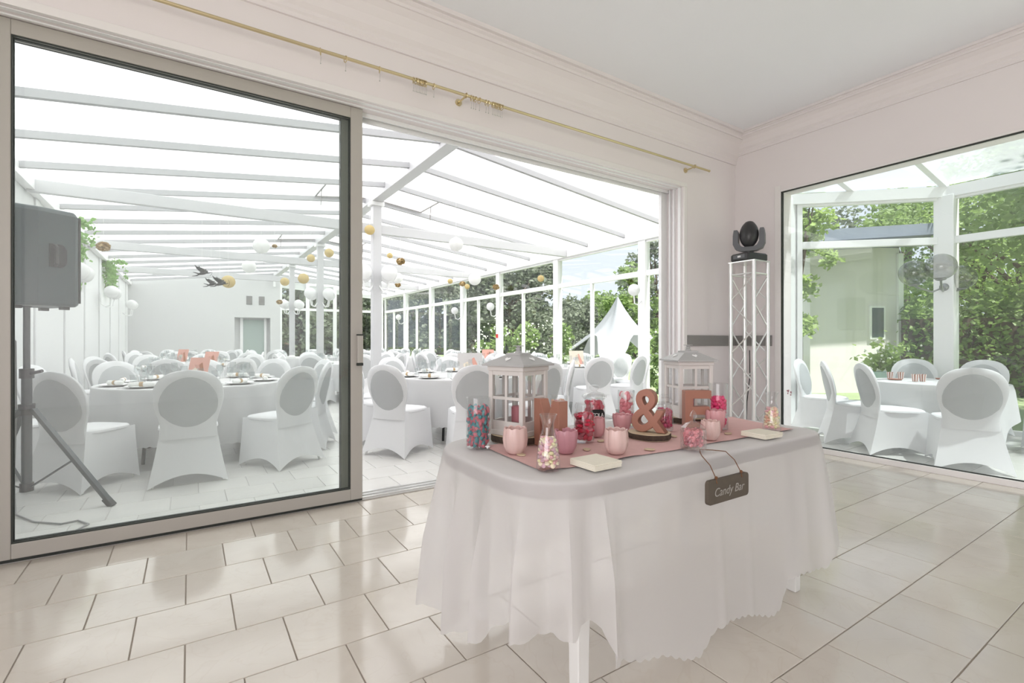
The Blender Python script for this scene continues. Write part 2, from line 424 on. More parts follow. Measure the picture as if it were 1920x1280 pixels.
# cornice: stepped cove on back and right wall
def cornice(name, pts_fn, a, b, label):
    prof = [(0, 0), (.018, 0), (.018, .03), (.03, .045), (.03, .07), (.055, .10), (.075, .16), (.11, .215), (.15, .25), (.165, .25), (.165, .275), (.185, .285), (.185, .30), (.215, .30), (.215, .335), (0, .335)]
    r0 = [pts_fn(a, p, z) for p, z in prof]; r1 = [pts_fn(b, p, z) for p, z in prof]
    return struct(MB().loft([r0, r1], True, True, True).build(name, 'wall_paint', smooth=False), label)
CZ = ZC-.335
cornice('trim_1', lambda t, p, z: (t, YA-p, CZ+z), XW0, XB, 'moulded white cornice above the sliding door wall')
cornice('trim_2', lambda t, p, z: (XB-p*.8, t, CZ+.10+z*.7), YW0, YA, 'moulded white cornice above the fixed pane wall')
# casing and track frame of the opening
cs = MB()
cs.box(OPL-.06, YA-.018, OPT-.0, OPR+.055, YA+.002, OPT+.05); cs.box(OPR, YA-.018, -.0, OPR+.055, YA+.002, OPT)
cs.box(OPL-.06, YA-.018, 0, OPL, YA+.002, OPT)
struct(cs.build('trim_3', 'trim_paint', bevel=.004, smooth=False), 'slim casing around the sliding door opening')
tr = MB()
for y0, y1, zz in ((YA+.02, YA+.05, .004), (YA+.085, YA+.10, .008), (YA+.15+.03, YA+.165+.03, .03), (YA+.235, YA+.258, .05)): tr.box(OPL, y0, OPT-zz, OPR, y1, OPT+.002)
for y0, y1, zz in ((YA+.02, YA+.05, .02), (YA+.10, YA+.115, .03), (YA+.155, YA+.17, .03), (YA+.22, YA+.26, .10)): tr.box(OPR-zz, y0, 0, OPR+.002, y1, OPT)
tr.box(OPL, YA+.02, 0, OPL+.02, YA+.25, OPT)
o = struct(tr.build('door_1', 'white_frame', smooth=False), 'white aluminium track frame of the sliding doors')
th = MB(); th.box(OPL, 3.715, -.01, OPR, 3.90, .006); th.box(OPL, 3.735, 0, OPR, 3.755, .018); th.box(OPL, 3.80, 0, OPR, 3.82, .018); th.box(OPL, 3.875, 0, OPR, 3.90, .014)
th.build('threshold', 'aluminium', o, smooth=False)
# sliding sash in front, one behind it
def sash(name, x0, x1, y, label, handle=False, fm='door_frame', gt=.007, rw=.082):
    z0, z1, sw, d = .02, OPT-.003, .088, .05
    r = empty(name, ((x0+x1)/2, y, 0), 0); struct(r, label)
    def P(nm, mat, b, bev=.004): 
        return bx(nm, mat, (b[0]-(x0+x1)/2, b[1]-y, b[2], b[3]-(x0+x1)/2, b[4]-y, b[5]), r, bev)
    P('stile', fm, (x0, y, z0, x0+sw, y+d, z1)); P('stile', fm, (x1-sw, y, z0, x1, y+d, z1))
    P('rail', 'door_frame', (x0+sw, y, z1-rw, x1-sw, y+d, z1)); P('rail', 'door_frame', (x0+sw, y, z0, x1-sw, y+d, z0+rw))
    g = MB(); a0, a1, c0, c1, t = x0+sw-(x0+x1)/2, x1-sw-(x0+x1)/2, z0+rw, z1-rw, gt
    for yy in (.004, d-.012):
        g.box(a0, yy, c0, a0+t, yy+.008, c1); g.box(a1-t, yy, c0, a1, yy+.008, c1); g.box(a0+t, yy, c0, a1-t, yy+.008, c0+t); g.box(a0+t, yy, c1-t, a1-t, yy+.008, c1)
    g.build('gasket', 'gasket', r, smooth=False)
    P('pane', 'door_glass', (x0+sw+.002, y+.022, z0+rw+.002, x1-sw-.002, y+.030, z1-rw-.002), 0)
    bx('brush_seal', 'gasket', (x0-(x0+x1)/2, .008, .003, x1-(x0+x1)/2, d-.008, .021), r)
    if handle:
        h = bx('handle', 'door_frame', (x1-.046-(x0+x1)/2, -.032, 1.04, x1-.004-(x0+x1)/2, .002, 1.245), r, .004)
        bx('handle_cap', 'gasket', (x1-.046-(x0+x1)/2, -.033, 1.246, x1-.004-(x0+x1)/2, .001, 1.254), h); bx('handle_cap', 'gasket', (x1-.046-(x0+x1)/2, -.033, 1.02, x1-.004-(x0+x1)/2, .001, 1.039), h)
    return r
sash('door_2', -.895, 1.09, 3.705, 'large sliding glass door in a beige aluminium frame with a lever handle', True)
sash('door_3', -.93, 1.045, 3.80, 'second sliding glass door parked behind the first', False, 'olive_frame', .004, .062)
# fixed pane in right wall
fr = MB(); fr.box(XB-.008, GY1, -.0, XB+.06, GY1+.07, GT+.075); fr.box(XB-.008, GY0, GT+.0, XB+.06, GY1, GT+.02)
fr.box(XB-.02, GY0, 0, XB+.06, GY1, GB)
o = struct(fr.build('window_4', 'trim_paint', bevel=.003, smooth=False), 'large fixed glass pane looking into the side bay')
gk = MB(); gk.box(XB, GY1-.012, GB, XB+.02, GY1, GT); gk.box(XB, GY0, GT-.012, XB+.02, GY1, GT); gk.box(XB, GY0, GB, XB+.02, GY1, GB+.009)
gk.build('gasket', 'gasket', o, smooth=False)
bx('pane', 'door_glass', (XB+.026, GY0, GB, XB+.036, GY1, GT), o)
st = MB()
for i in range(7):
    a = random.uniform(0, 6.28); q = random.uniform(.005, .03); st.ball((XB+.02, 2.93+math.cos(a)*q, .62+math.sin(a)*q*1.4), .009, 6, 4, (.25, 1, 1))
tag(st.build('flower_sticker', 'wax_mauve'), 'small pink flower sticker low on the left edge of the fixed pane', 'sticker')
# grey rail on walls in the corner
bx('wall_rail', 'grey_rail', (4.735, YA-.02, 1.148, XB, YA, 1.272), None, .003, label='dark grey rail on the wall between door casing and corner', cat='rail')
bx('wall_rail', 'grey_rail', (XB-.02, 3.113, 1.148, XB, YA-.021, 1.272), None, .003, label='short dark grey rail right of the corner behind the truss', cat='rail')

# ================================================================== CONSERVATORY
XR, XL, YF, YS = 7.1, -1.72, 20.82, YA+TH
XG, ZG, KS = 2.73, 3.80, .12
def roofz(x): return ZG-KS*abs(x-XG)
f2 = struct(bx('floor', 'pale_grout', (XL-.2, 3.87, -.12, XR+.15, YF+.2, -.004)), 'pale tiled floor of the conservatory')
tilefloor(f2, 'pale_tile', XL, XR, 3.905, YF, 3.905, .06, 300)
f3 = struct(bx('floor', 'pale_grout', (XB+.2, -3.0, -.12, 8.95, 3.868, -.004)), 'pale tiled floor of the side bay')
tilefloor(f3, 'pale_tile', XB+.24, 8.9, -2.9, 3.85, 3.905, .06, 120)
# left wall with pilasters
wl = MB(); wl.box(XL-.2, YS, -.1, XL, YF+.2, roofz(XL)+.05)
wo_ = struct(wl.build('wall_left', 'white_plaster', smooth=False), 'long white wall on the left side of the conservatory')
for i in range(9): bx('pilaster', 'white_plaster', (XL, 5.2+i*1.85, 0, XL+.025, 5.42+i*1.85, roofz(XL)-.02), wo_, .005)
bx('wall_plate', 'white_frame', (XL, YS, roofz(XL)-.16, XL+.10, YF, roofz(XL)-.02), wo_, .005)
# far wall, solid half with recessed door
wf = MB(); yy = YF; dz = 2.1; d0, d1 = 1.40, 2.60; xe = 2.94
wf.box(XL-.2, yy, -.1, d0, yy+.45, roofz(XL)); wf.box(d1, yy, -.1, xe, yy+.45, roofz(XL)); wf.box(d0, yy, dz, d1, yy+.45, roofz(XL))
wf.prism([(XL-.2, roofz(XL)-.001), (xe, roofz(XL)-.001), (xe, roofz(xe)), (XG, ZG), (XL-.2, roofz(XL-.2))], .45, Matrix.Translation((0, yy+.225, 0)))
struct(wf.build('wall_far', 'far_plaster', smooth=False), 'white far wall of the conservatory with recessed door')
o = struct(bx('door_4', 'white_plaster', (d0, yy+.40, 0, d1, yy+.44, dz)), 'recessed doorway in the far white wall')
bx('door_leaf', 'door_green', (1.70, yy+.34, .02, 2.42, yy+.40, 2.02), o, .004); bx('door_post', 'white_frame', (1.60, yy+.30, 0, 1.70, yy+.40, dz), o); bx('door_post', 'white_frame', (2.42, yy+.30, 0, 2.50, yy+.40, dz), o)
for i in range(2):
    x = 1.79+i*.42; v = empty('wall_vent', (x+.09, yy, 2.58), label=['dark louvred vent above the far doorway, left of two', 'dark louvred vent above the far doorway, right of two'][i], cat='vent', group='vents above far doorway')
    bx('vent_frame', 'vent_grey', (-.10, -.012, 0, .10, .0, .33), v)
    for k in range(6): bx('slat', 'grey_rail', (-.085, -.022, .025+k*.05, .085, -.012, .05+k*.05), v)
# windows: generic glazed bay along a line p->q
wcount = [4]
def glazed(p, q, zt, trans, label, lights=(.5,), bottom=.08, fw=.07, mid=.06, doors=True, slant=None):
    wcount[0] += 1
    p = Vector((p[0], p[1], 0)); q = Vector((q[0], q[1], 0)); L = (q-p).length; ang = math.atan2(q.y-p.y, q.x-p.x)
    r = empty('window_%d' % wcount[0], p, ang); struct(r, label)
    d = .07; z1 = zt
    def B(nm, m_, b): return bx(nm, m_, b, r, .004 if m_ == 'white_frame' else 0)
    B('frame', 'white_frame', (0, -d/2, 0, fw, d/2, z1)); B('frame', 'white_frame', (L-fw, -d/2, 0, L, d/2, z1))
    B('sill', 'white_frame', (fw, -d/2, 0, L-fw, d/2, bottom)); B('transom', 'white_frame', (fw, -d/2, trans-.05, L-fw, d/2, trans+.05))
    B('head', 'white_frame', (fw, -d/2, z1-.04, L-fw, d/2, z1))
    B('pane', 'window_glass', (fw, -.004, trans+.05, L-fw, .004, z1-.04))
    es = [fw]+[fw+t*(L-2*fw) for t in lights]+[L-fw]
    for i in range(len(es)-1):
        if i > 0: B('mullion', 'white_frame', (es[i]-mid/2, -d/2, bottom, es[i]+mid/2, d/2, trans-.05))
        a = es[i]+(mid/2 if i > 0 else 0); b = es[i+1]-(mid/2 if i < len(es)-2 else 0)
        B('pane', 'window_glass', (a, -.004, bottom, b, .004, trans-.05))
    return r
MULL = [3.84, 6.31, 8.88, 11.42, 13.55, 15.92, 18.38, YF]
names = ['first bay of the window wall beside the door jamb', 'window bay showing the white tent', 'window bay showing the flowering bush', 'window bay with the red exit light', 'fifth window bay from the door jamb', 'sixth window bay from the door jamb', 'last window bay before the far corner']
for i in range(7): glazed((XR, MULL[i+1]), (XR, MULL[i]), 3.08, 2.47, names[i], lights=(.45,))
for i, y in enumerate(MULL[:-1]):
    bx('window_post', 'white_frame', (XR-.07, y-.085, 0, XR+.07, y+.085, 3.09), None, .006, label='white window post number %s from the door jamb along the right glazed wall' % ['one', 'two', 'three', 'four', 'five', 'six', 'seven'][i], cat='post', group='posts of the right glazed wall')
struct(bx('trim_4', 'white_frame', (XR-.10, YS, 3.08, XR+.12, YF+.1, roofz(XR)-.02), None, .006), 'white eaves beam above the right window wall')
fx = [xe, 3.95, 5.0, 6.05, XR-.07]
for i in range(4):
    glazed((fx[i], YF+.05), (fx[i+1], YF+.05), roofz(fx[i+1])-.03 if fx[i] > XG else 3.5, 2.47, 'glazed bay of the far gable, %s from the white wall' % ['first', 'second', 'third', 'fourth'][i], lights=(.5,))
g_ = MB()
g_.prism([(xe, roofz(xe)-.02), (xe, 3.30), (XR, 3.0), (XR, roofz(XR)-.02)], .06, Matrix.Translation((0, YF+.14, 0)))
# roof: ridge, rafters, purlins, sheets
roof = struct(empty('ceiling', (XG, (YS+YF)/2, ZG)), 'white diffusing sheet roof of the conservatory')
def rp_(b): b.v = [(v[0]-XG, v[1]-(YS+YF)/2, v[2]-ZG) for v in b.v]; return b
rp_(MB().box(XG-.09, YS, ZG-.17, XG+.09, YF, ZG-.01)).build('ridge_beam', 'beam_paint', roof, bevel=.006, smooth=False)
RY = [YS+.03]+[4.62+1.05*k for k in range(16)]+[YF]
raf = {}
for sgn in (-1, 1):
    xe_ = XL if sgn < 0 else XR
    for y in RY[1:-1]:
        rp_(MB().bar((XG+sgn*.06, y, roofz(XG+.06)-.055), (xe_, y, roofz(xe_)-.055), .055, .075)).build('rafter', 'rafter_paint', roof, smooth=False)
    for a, b in zip(RY[:-1], RY[1:]):
        z0, z1 = roofz(XG), roofz(xe_)-.012
        q = MB().add([(XG, a, z0), (XG, b, z0), (xe_+sgn*.1, b, z1), (xe_+sgn*.1, a, z1)], [(0, 1, 2, 3)])
        rp_(q).build('roof_panel', 'roof_sheet', roof, smooth=False)
rp_(MB().box(XG-.04, YF-.08, 3.3, XG+.04, YF, ZG-.1)).build('king_post', 'white_frame', roof, smooth=False)
POSTS = [8.48, 12.88, 16.9]
pl = ['first white ridge post inside the doorway', 'second white ridge post, seen through the sliding glass door', 'third white ridge post, farthest from the door']
for i, y in enumerate(POSTS):
    p = empty('roof_post', (XG, y, 0), label=pl[i], cat='post', group='posts under the ridge')
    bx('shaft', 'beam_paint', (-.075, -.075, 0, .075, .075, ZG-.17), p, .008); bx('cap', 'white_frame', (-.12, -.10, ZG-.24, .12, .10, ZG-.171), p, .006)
    bx('tie_beam', 'beam_paint', (XL+.02-XG, -.05, 2.98+.1, XR-.1-XG, .05, 3.24), p, .006)
# opened roof vents
VT = [(-1, 7.76, 8.81), (1, 7.76, 8.81), (-1, 11.96, 13.01), (1, 11.96, 13.01), (-1, 15.11, 16.16), (1, 15.11, 16.16)]
for i, (sg, a, b) in enumerate(VT):
    vv = empty('roof_vent', (XG, (a+b)/2, ZG), label='dark edged opening roof vent %s the ridge, %s pair from the door' % ('left of' if sg < 0 else 'right of', ['first', 'second', 'third'][i//2]), cat='vent', group='roof vents along the ridge')
    x0, x1 = XG+sg*.12, XG+sg*.95
    for nm, p, q in (('vent_bar', (x0, a+.05, roofz(x0)-.03), (x1, a+.05, roofz(x1)-.03)), ('vent_bar', (x0, b-.05, roofz(x0)-.03), (x1, b-.05, roofz(x1)-.03)), ('vent_bar', (x1, a+.05, roofz(x1)-.03), (x1, b-.05, roofz(x1)-.03))):
        k = MB().bar(p, q, .02, .02); k.v = [(v[0]-XG, v[1]-(a+b)/2, v[2]-ZG) for v in k.v]; k.build(nm, 'grey_rail', vv, smooth=False)
    k = MB().bar((x1, (a+b)/2, roofz(x1)-.03), (x1, (a+b)/2+.05, roofz(x1)-.28), .012, .012); k.v = [(v[0]-XG, v[1]-(a+b)/2, v[2]-ZG) for v in k.v]; k.build('vent_stay', 'grey_rail', vv, smooth=False)

# ================================================================== SIDE BAY (beyond the fixed pane)
D0 = (7.36, 3.80); D1 = (8.81, 2.39)
glazed((D0[0]+.08, D0[1]-.08), D1, 3.20, 2.60, 'angled window of the side bay, left of its post', lights=(), bottom=.06)
glazed(D1, (8.81, .55), 3.20, 2.60, 'window of the side bay right of its post', lights=(), bottom=.06)
glazed((8.81, .55), (8.81, -2.4), 3.20, 2.60, 'window of the side bay beyond the photo edge', lights=(.5,), bottom=.06)
bx('bay_post', 'white_frame', (8.70, 2.28, 0, 8.93, 2.50, 3.22), None, .01, label='broad white corner post of the side bay carrying globe lamps', cat='post')
bx('bay_post', 'white_frame', (7.20, 3.72, 0, 7.48, 3.92, 3.30), None, .01, label='white post where side bay meets conservatory, at the left edge of the pane', cat='post')
bb = MB(); bb.bar((D0[0], D0[1], 3.27), (D1[0], D1[1], 3.27), .14, .15); bb.bar((D1[0], D1[1]+.05, 3.27), (8.81, -2.5, 3.27), .14, .15)
struct(bb.build('trim_5', 'white_frame', smooth=False), 'white eaves beam around the side bay')
br = struct(empty('ceiling', (7.2, 1, 3.5)), 'grey glass roof of the side bay')
def bl(b): b.v = [(v[0]-7.2, v[1]-1, v[2]-3.5) for v in b.v]; return b
zw = 3.78
BY = [3.84, 3.2, 2.39, 1.3, .2, -.9, -2.5]
def eavex(y): return 8.81 if y < 2.39 else D1[0]-(y-D1[1])
for y in BY: bl(MB().bar((XB+.2, y, zw), (eavex(y), y, 3.36), .07, .08)).build('glazing_bar', 'white_frame', br, smooth=False)
for a, b in zip(BY[:-1], BY[1:]):
    q = MB().add([(XB+.2, a, zw+.03), (XB+.2, b, zw+.03), (eavex(b)+.05, b, 3.385), (eavex(a)+.05, a, 3.385)], [(0, 1, 2, 3)]); bl(q).build('pane', 'roof_glass', br, smooth=False)
struct(bx('trim_6', 'white_frame', (XB+.2, YA+TH, 3.30, XR, YA+TH+.12, 3.72)), 'white beam between conservatory and side bay')

struct(g_.build('trim_7', 'white_frame', smooth=False), 'white gable board above the far glazing')

order = ['first', 'second', 'third', 'fourth', 'fifth', 'sixth', 'seventh', 'eighth', 'ninth', 'tenth']
# ================================================================== COVERED CHAIRS
def lerp(a, b, t): return a+(b-a)*t
def interp(tab, x):
    for (a, va), (b, vb) in zip(tab[:-1], tab[1:]):
        if x <= b: return lerp(va, vb, (x-a)/(b-a) if b > a else 0)
    return tab[-1][1]
def chair_meshes():
    m_ = 10; rows = 9
    top = [(-.215, .245), (.215, .245), (.205, -.20), (-.205, -.20)]
    bot = [(-.245, .265), (.245, .265), (.285, -.315), (-.285, -.315)]
    rings = []
    for r in range(rows+1):
        t = r/rows; ring = []
        for s_ in range(4):
            a, b = top[s_], top[(s_+1) % 4]; c, d = bot[s_], bot[(s_+1) % 4]
            nx, ny = [(0, -1), (-1, 0), (0, 1), (1, 0)][s_]
            for k in range(m_):
                u = k/m_; e = math.sin(PI*u)
                te = t**1.25
                x = lerp(lerp(a[0], b[0], u), lerp(c[0], d[0], u), te); y = lerp(lerp(a[1], b[1], u), lerp(c[1], d[1], u), te)
                pull = .030*e*t
                if k == 0: x *= 1.0
                z = lerp(.462, .003+.085*e**.9, t)
                ring.append((x+nx*pull, y+ny*pull, z))
        rings.append(ring)
    skirt = MB().loft(rings).mesh('skirt', 'cover_fabric')
    # seat
    rings = []
    for z, k in ((.435, .93), (.452, 1.0), (.468, .985), (.478, .93), (.484, .80), (.487, .55), (.488, .2)):
        ring = []
        for i in range(28):
            t = 2*PI*i/28; cx, sy = math.cos(t), math.sin(t); e = 5.0
            q = (abs(cx)**e+abs(sy)**e)**(-1/e)
            ring.append((.222*k*q*cx, .025+.228*k*q*sy, z))
        rings.append(ring)
    seat = MB().loft(rings, True, True, True).mesh('seat', 'cover_fabric')
    yc = [(0, -.20), (.5, -.198), (.6, -.205), (.75, -.235), (1, -.30)]
    hw = [(.38, .212), (.45, .203), (.50, .203), (.55, .214), (.62, .236), (.70, .252), (.77, .254), (.83, .241), (.88, .212), (.92, .170), (.945, .120), (.957, .065), (.962, .012)]
    rings = []
    for i in range(26):
        z = .38+(.962-.38)*(1-(1-i/25)**1.6); w_ = interp(hw, z); th = .032 if z < .9 else lerp(.032, .012, (z-.9)/.062); y0 = interp(yc, z); ring = []
        for k in range(22):
            t = 2*PI*k/22; cx, sy = math.cos(t), math.sin(t); q = (abs(cx)**3+abs(sy)**3)**(-1/3)
            ring.append((w_*q*cx, y0+th*q*sy, z))
        rings.append(ring)
    back = MB().loft(rings, True, True, True).mesh('backrest', 'cover_fabric')
    b = MB(); rings = []
    for j in range(9):
        ph = PI*j/8; rho = math.sin(ph)**.6 if 0 < j < 8 else .02; off = -math.cos(ph)*.047
        ring = []
        for k in range(26):
            t = 2*PI*k/26; x = .232*rho*math.cos(t); z = .688+.258*rho*math.sin(t)
            ring.append((x, interp(yc, z)+off, z))
        rings.append(ring)
    pad = b.loft(rings, True, True, True).mesh('back_pad', 'pad_fabric')
    legs = []
    for sx_, y_, yb in ((-1, .22, .25), (1, .22, .25), (-1, -.19, -.30), (1, -.19, -.30)):
        legs.append(MB().cyl((sx_*.19, y_, .44), (sx_*(.215 if y_ > 0 else .250), yb-.03*(1 if y_ > 0 else -1), 0), .010, n=6).mesh('leg', 'white_metal'))
    return [('seat', seat), ('skirt', skirt), ('backrest', back), ('back_pad', pad)], legs
CH, CLEG = chair_meshes()
def chair(x, y, rz, label, group, legs=False):
    o = empty('banquet_chair', (x, y, 0), rz, label=label, cat='chair', group=group)
    for nm, me in CH: link(nm, me, o)
    if legs:
        for me in CLEG: link('leg', me, o)
    return o
# ================================================================== ROUND TABLES
def roundcloth(R, zt, zh, nf, seed, amp=.04):
    rnd = random.Random(seed); ph = rnd.random()*6; n_ = 144
    ws = [(nf, .55, ph), (nf+5, .25, ph*2), (2*nf-3, .2, ph*3)]
    rings = []
    for k in (.02, .5, .85, .97): rings.append([(R*k*math.cos(2*PI*i/n_), R*k*math.sin(2*PI*i/n_), zt) for i in range(n_)])
    for a in (.3, .7, 1.0): rings.append([((R+.012*math.sin(a*PI/2))*math.cos(2*PI*i/n_), (R+.012*math.sin(a*PI/2))*math.sin(2*PI*i/n_), zt-.014*(1-math.cos(a*PI/2))) for i in range(n_)])
    for j in range(1, 10):
        t = j/9; ring = []
        for i in range(n_):
            th = 2*PI*i/n_; fo = sum(w_*math.cos(k*th+p) for k, w_, p in ws)
            r = R+.012+t**.8*(.025+amp*fo)
            z = lerp(zt-.014, zh+.012*abs(math.sin(36*th)) + .02*math.sin(3*th+ph), t)
            ring.append((r*math.cos(th), r*math.sin(th), z))
        rings.append(ring)
    return MB().loft(rings, True, True).mesh('tablecloth', 'table_cloth')
TR, TZ = .87, .755
CLM = [roundcloth(TR, TZ, .20, 13, s) for s in (1, 2, 3)]
TOPM = MB().lathe([(0, TZ-.032), (TR-.004, TZ-.032), (TR-.004, TZ-.004), (0, TZ-.004)], 40).mesh('tabletop', 'table_board')
def tleg(a): return MB().tube([(.55*math.cos(a), .55*math.sin(a), TZ-.03), (.62*math.cos(a), .62*math.sin(a), .02), (.62*math.cos(a), .62*math.sin(a), 0)], .016, 8).mesh('leg', 'black_metal')
LEGM = [tleg(PI/4+k*PI/2) for k in range(4)]
PLATE = MB().lathe([(0, .004), (.085, .004), (.10, .010), (.135, .018), (.136, .021), (.10, .014), (.085, .008), (0, .008)], 28).mesh('dinner_plate', 'porcelain')
def wine(h, rb, rt):
    return MB().lathe([(0, 0), (.033, 0), (.033, .003), (.006, .008), (.004, h*.45), (.012, h*.5), (rb, h*.68), (rt, h), (rt-.0015, h), (rb-.002, h*.69), (.008, h*.52), (0, h*.51)], 16).mesh('wine_glass', 'wine_glass')
WG = wine(.20, .036, .030); WG2 = wine(.17, .032, .028)
TUMB = MB().lathe([(0, 0), (.028, 0), (.033, .095), (.031, .095), (.0265, .008), (0, .008)], 14).mesh('water_glass', 'wine_glass')
NAP = MB().tube([(-.115, 0, .022), (-.10, 0, .022), (.10, 0, .022), (.115, 0, .022)], [.014, .021, .022, .016], 10).mesh('rolled_napkin', 'napkin')
BAND = MB().tube([(-.016, 0, .022), (.016, 0, .022)], [.0238, .0238], 12).mesh('band', 'kraft_band')
FORK = MB().box(-.003, -.09, 0, .003, .03, .002).box(-.010, .03, 0, .010, .045, .002).box(-.010, .045, 0, -.006, .085, .002).box(-.002, .045, 0, .002, .085, .002).box(.006, .045, 0, .010, .085, .002).mesh('fork', 'cutlery', False)
KNIFE = MB().box(-.005, -.10, 0, .005, 0, .003).box(-.008, 0, 0, .006, .095, .0015).mesh('knife', 'cutlery', False)
def card(x, y, z, rz, cols, label, wd=.25, ht=.25):
    o = empty('table_card', (x, y, z), rz, label=label, cat='card', group='table cards')
    R_ = Matrix.Rotation(math.radians(-14), 4, 'X')
    def P(nm, mat, poly, th, dy):
        b = MB().prism(poly, th, R_ @ Matrix.Translation((0, dy, 0))); return b.build(nm, mat, o, smooth=False)
    P('board', cols[0], [(-wd/2, 0), (wd/2, 0), (wd/2, ht), (-wd/2, ht)], .006, 0)
    P('motif', cols[1], [(.02*wd, .70*ht), (.16*wd, .80*ht), (.30*wd, .45*ht), (.48*wd, .05*ht), (.22*wd, .05*ht), (.12*wd, .45*ht)], .002, -.0045)
    P('motif', cols[2], [(-.26*wd, .35*ht), (-.02*wd, .38*ht), (.02*wd, .52*ht), (-.12*wd, .60*ht), (-.28*wd, .5*ht)], .002, -.0045)
    b = MB().bar((0, .01, ht*.7), (0, .09, 0.004), .05, .004); b.build('stand', cols[0], o, smooth=False)
    return o
CAMRZ = -YAW
T = [ # name, x, y, first angle, chairs, settings level, where
 ('', .06, 6.42, -93, 10, 2, 'the table behind the glass door'),
 ('', 3.0, 5.85, -111, 10, 2, 'the table in the doorway'),
 ('', 5.74, 7.0, -108, 10, 2, 'the table by the tent window'),
 ('', 0.0, 9.6, -100, 10, 1, 'the second table along the left wall'),
 ('', 2.75, 10.7, -90, 9, 1, 'the table between first and second posts'),
 ('', 5.70, 10.3, -100, 10, 1, 'the second table along the windows'),
 ('', 0.0, 12.9, -80, 10, 1, 'the third table along the left wall'),
 ('', 5.4, 13.5, -95, 10, 1, 'the third table along the windows'),
 ('', 2.75, 14.9, -90, 9, 0, 'the table between second and third posts'),
 ('', 0.0, 16.3, -90, 9, 0, 'the last table along the left wall'),
 ('', 5.5, 16.8, -90, 9, 0, 'the last table along the windows'),
]
SPECIAL = {
 (0, 0): 'white covered chair with grey oval back, seen straight from behind through the sliding glass door',
 (0, 9): 'white covered chair half hidden by the speaker stand leg, behind the sliding glass door',
 (0, 1): 'white covered chair turned sideways to the left at the table behind the glass door',
 (0, 2): 'white covered chair just behind the right stile of the sliding glass door',
 (1, 9): 'white covered chair in side view, left of the table in the open doorway',
 (1, 0): 'white covered chair with its back to the room, behind the nearer candy table lantern',
 (1, 1): 'white covered chair with narrow tilted back, right of the nearer candy table lantern',
 (2, 0): 'white covered chair with round back to the room, in front of the tent window table',
 (2, 1): 'white covered chair in side view left of the farther candy table lantern',
 (2, 9): 'white covered chair with round back, left of the tent window table',
}
for ti, (nm, x, y, a0, n_, lvl, desc) in enumerate(T):
    t = empty('round_table', (x, y, 0), 0, label='round folding table under white cloth, '+desc[4:], cat='table', group='round banquet tables')
    link('tabletop', TOPM, t)
    for me in LEGM: link('leg', me, t)
    c = link('tablecloth', CLM[ti % 3], None, (x, y, 0), random.uniform(0, 6)); tag(c, 'white scalloped cloth draped over '+desc, 'tablecloth', 'round white tablecloths')
    for k in range(n_):
        a = math.radians(a0+360/n_*k); rr = 1.24 if ti in (0, 1, 2) else (1.07 if ti == 4 else 1.17)
        if (ti, k) in ((0, 2), (1, 8)): rr = 1.09
        jx = random.uniform(-.03, .03)
        lab = SPECIAL.get((ti, k), 'white covered chair, %s anticlockwise from nearest at %s' % (order[k], desc))
        chair(x+(rr+jx)*math.cos(a), y+(rr+jx)*math.sin(a), a+PI/2+random.uniform(-.06, .06), lab, 'white covered banquet chairs', legs=(ti < 2 and k in (0, 1, 9)))
    for k in range(n_):
        a = math.radians(a0+360/n_*k); ca, sa = math.cos(a), math.sin(a)
        def at(r_, s_): return (x+r_*ca-s_*sa, y+r_*sa+s_*ca, TZ+.001)
        lab = ', %s seat anticlockwise from nearest, %s' % (order[k], desc)
        if lvl >= 1:
            tag(link('dinner_plate', PLATE, None, at(.70, 0)), 'white plate'+lab, 'plate', 'plates laid on round tables')
        if lvl >= 1:
            p_ = at(.70, 0); o = tag(link('rolled_napkin', NAP, None, (p_[0], p_[1], p_[2]+.013 if lvl else p_[2]), a+PI/2+.35), 'rolled napkin'+lab, 'napkin', 'rolled napkins on plates'); link('band', BAND, o)
            tag(link('wine_glass', WG, None, at(.50, -.08)), 'wine glass'+lab, 'glass', 'wine glasses on round tables')
            tag(link('wine_glass', WG2, None, at(.47, .06)), 'shorter glass'+lab, 'glass', 'shorter stemmed glasses on round tables')
        else:
            tag(link('wine_glass', WG, None, at(.55, .05)), 'wine glass'+lab, 'glass', 'wine glasses on round tables')
            tag(link('rolled_napkin', NAP, None, at(.70, 0), a+PI/2+.35), 'rolled napkin'+lab, 'napkin', 'rolled napkins on plates')
        if lvl == 2:
            tag(link('fork', FORK, None, at(.70, .165), a+PI/2), 'steel fork'+lab, 'fork', 'forks on the nearest tables')
            tag(link('knife', KNIFE, None, at(.70, -.165), a+PI/2), 'steel knife'+lab, 'knife', 'knives on the nearest tables')
            tag(link('water_glass', TUMB, None, at(.52, .17)), 'water tumbler'+lab, 'glass', 'water tumblers on the nearest tables')
card(.06, 6.52, TZ, CAMRZ-.25, ('pink_card', 'brown_card', 'cream_card'), 'pink table card with brown motif on the table behind the glass door', .27, .27)
card(.28, 9.75, TZ, CAMRZ-.25, ('pink_card', 'brown_card', 'cream_card'), 'pink table card on the second table along the left wall', .28, .28)
card(-.15, 13.0, TZ, CAMRZ-.25, ('pink_card', 'brown_card', 'cream_card'), 'small pink table card farthest back by the left wall', .28, .28)
card(3.12, 5.75, TZ, CAMRZ+.15, ('grey_card', 'pink_card', 'cream_card'), 'large pale grey table card on the table in the open doorway', .33, .30)
card(5.98, 10.15, TZ, CAMRZ, ('pink_card', 'brown_card', 'pink_card'), 'pink table card left of the lantern on the second table by the windows', .28, .26)
card(6.02, 6.95, TZ, CAMRZ+.2, ('cream_card', 'pink_card', 'grey_card'), 'cream table card on the table by the tent window', .28, .28)

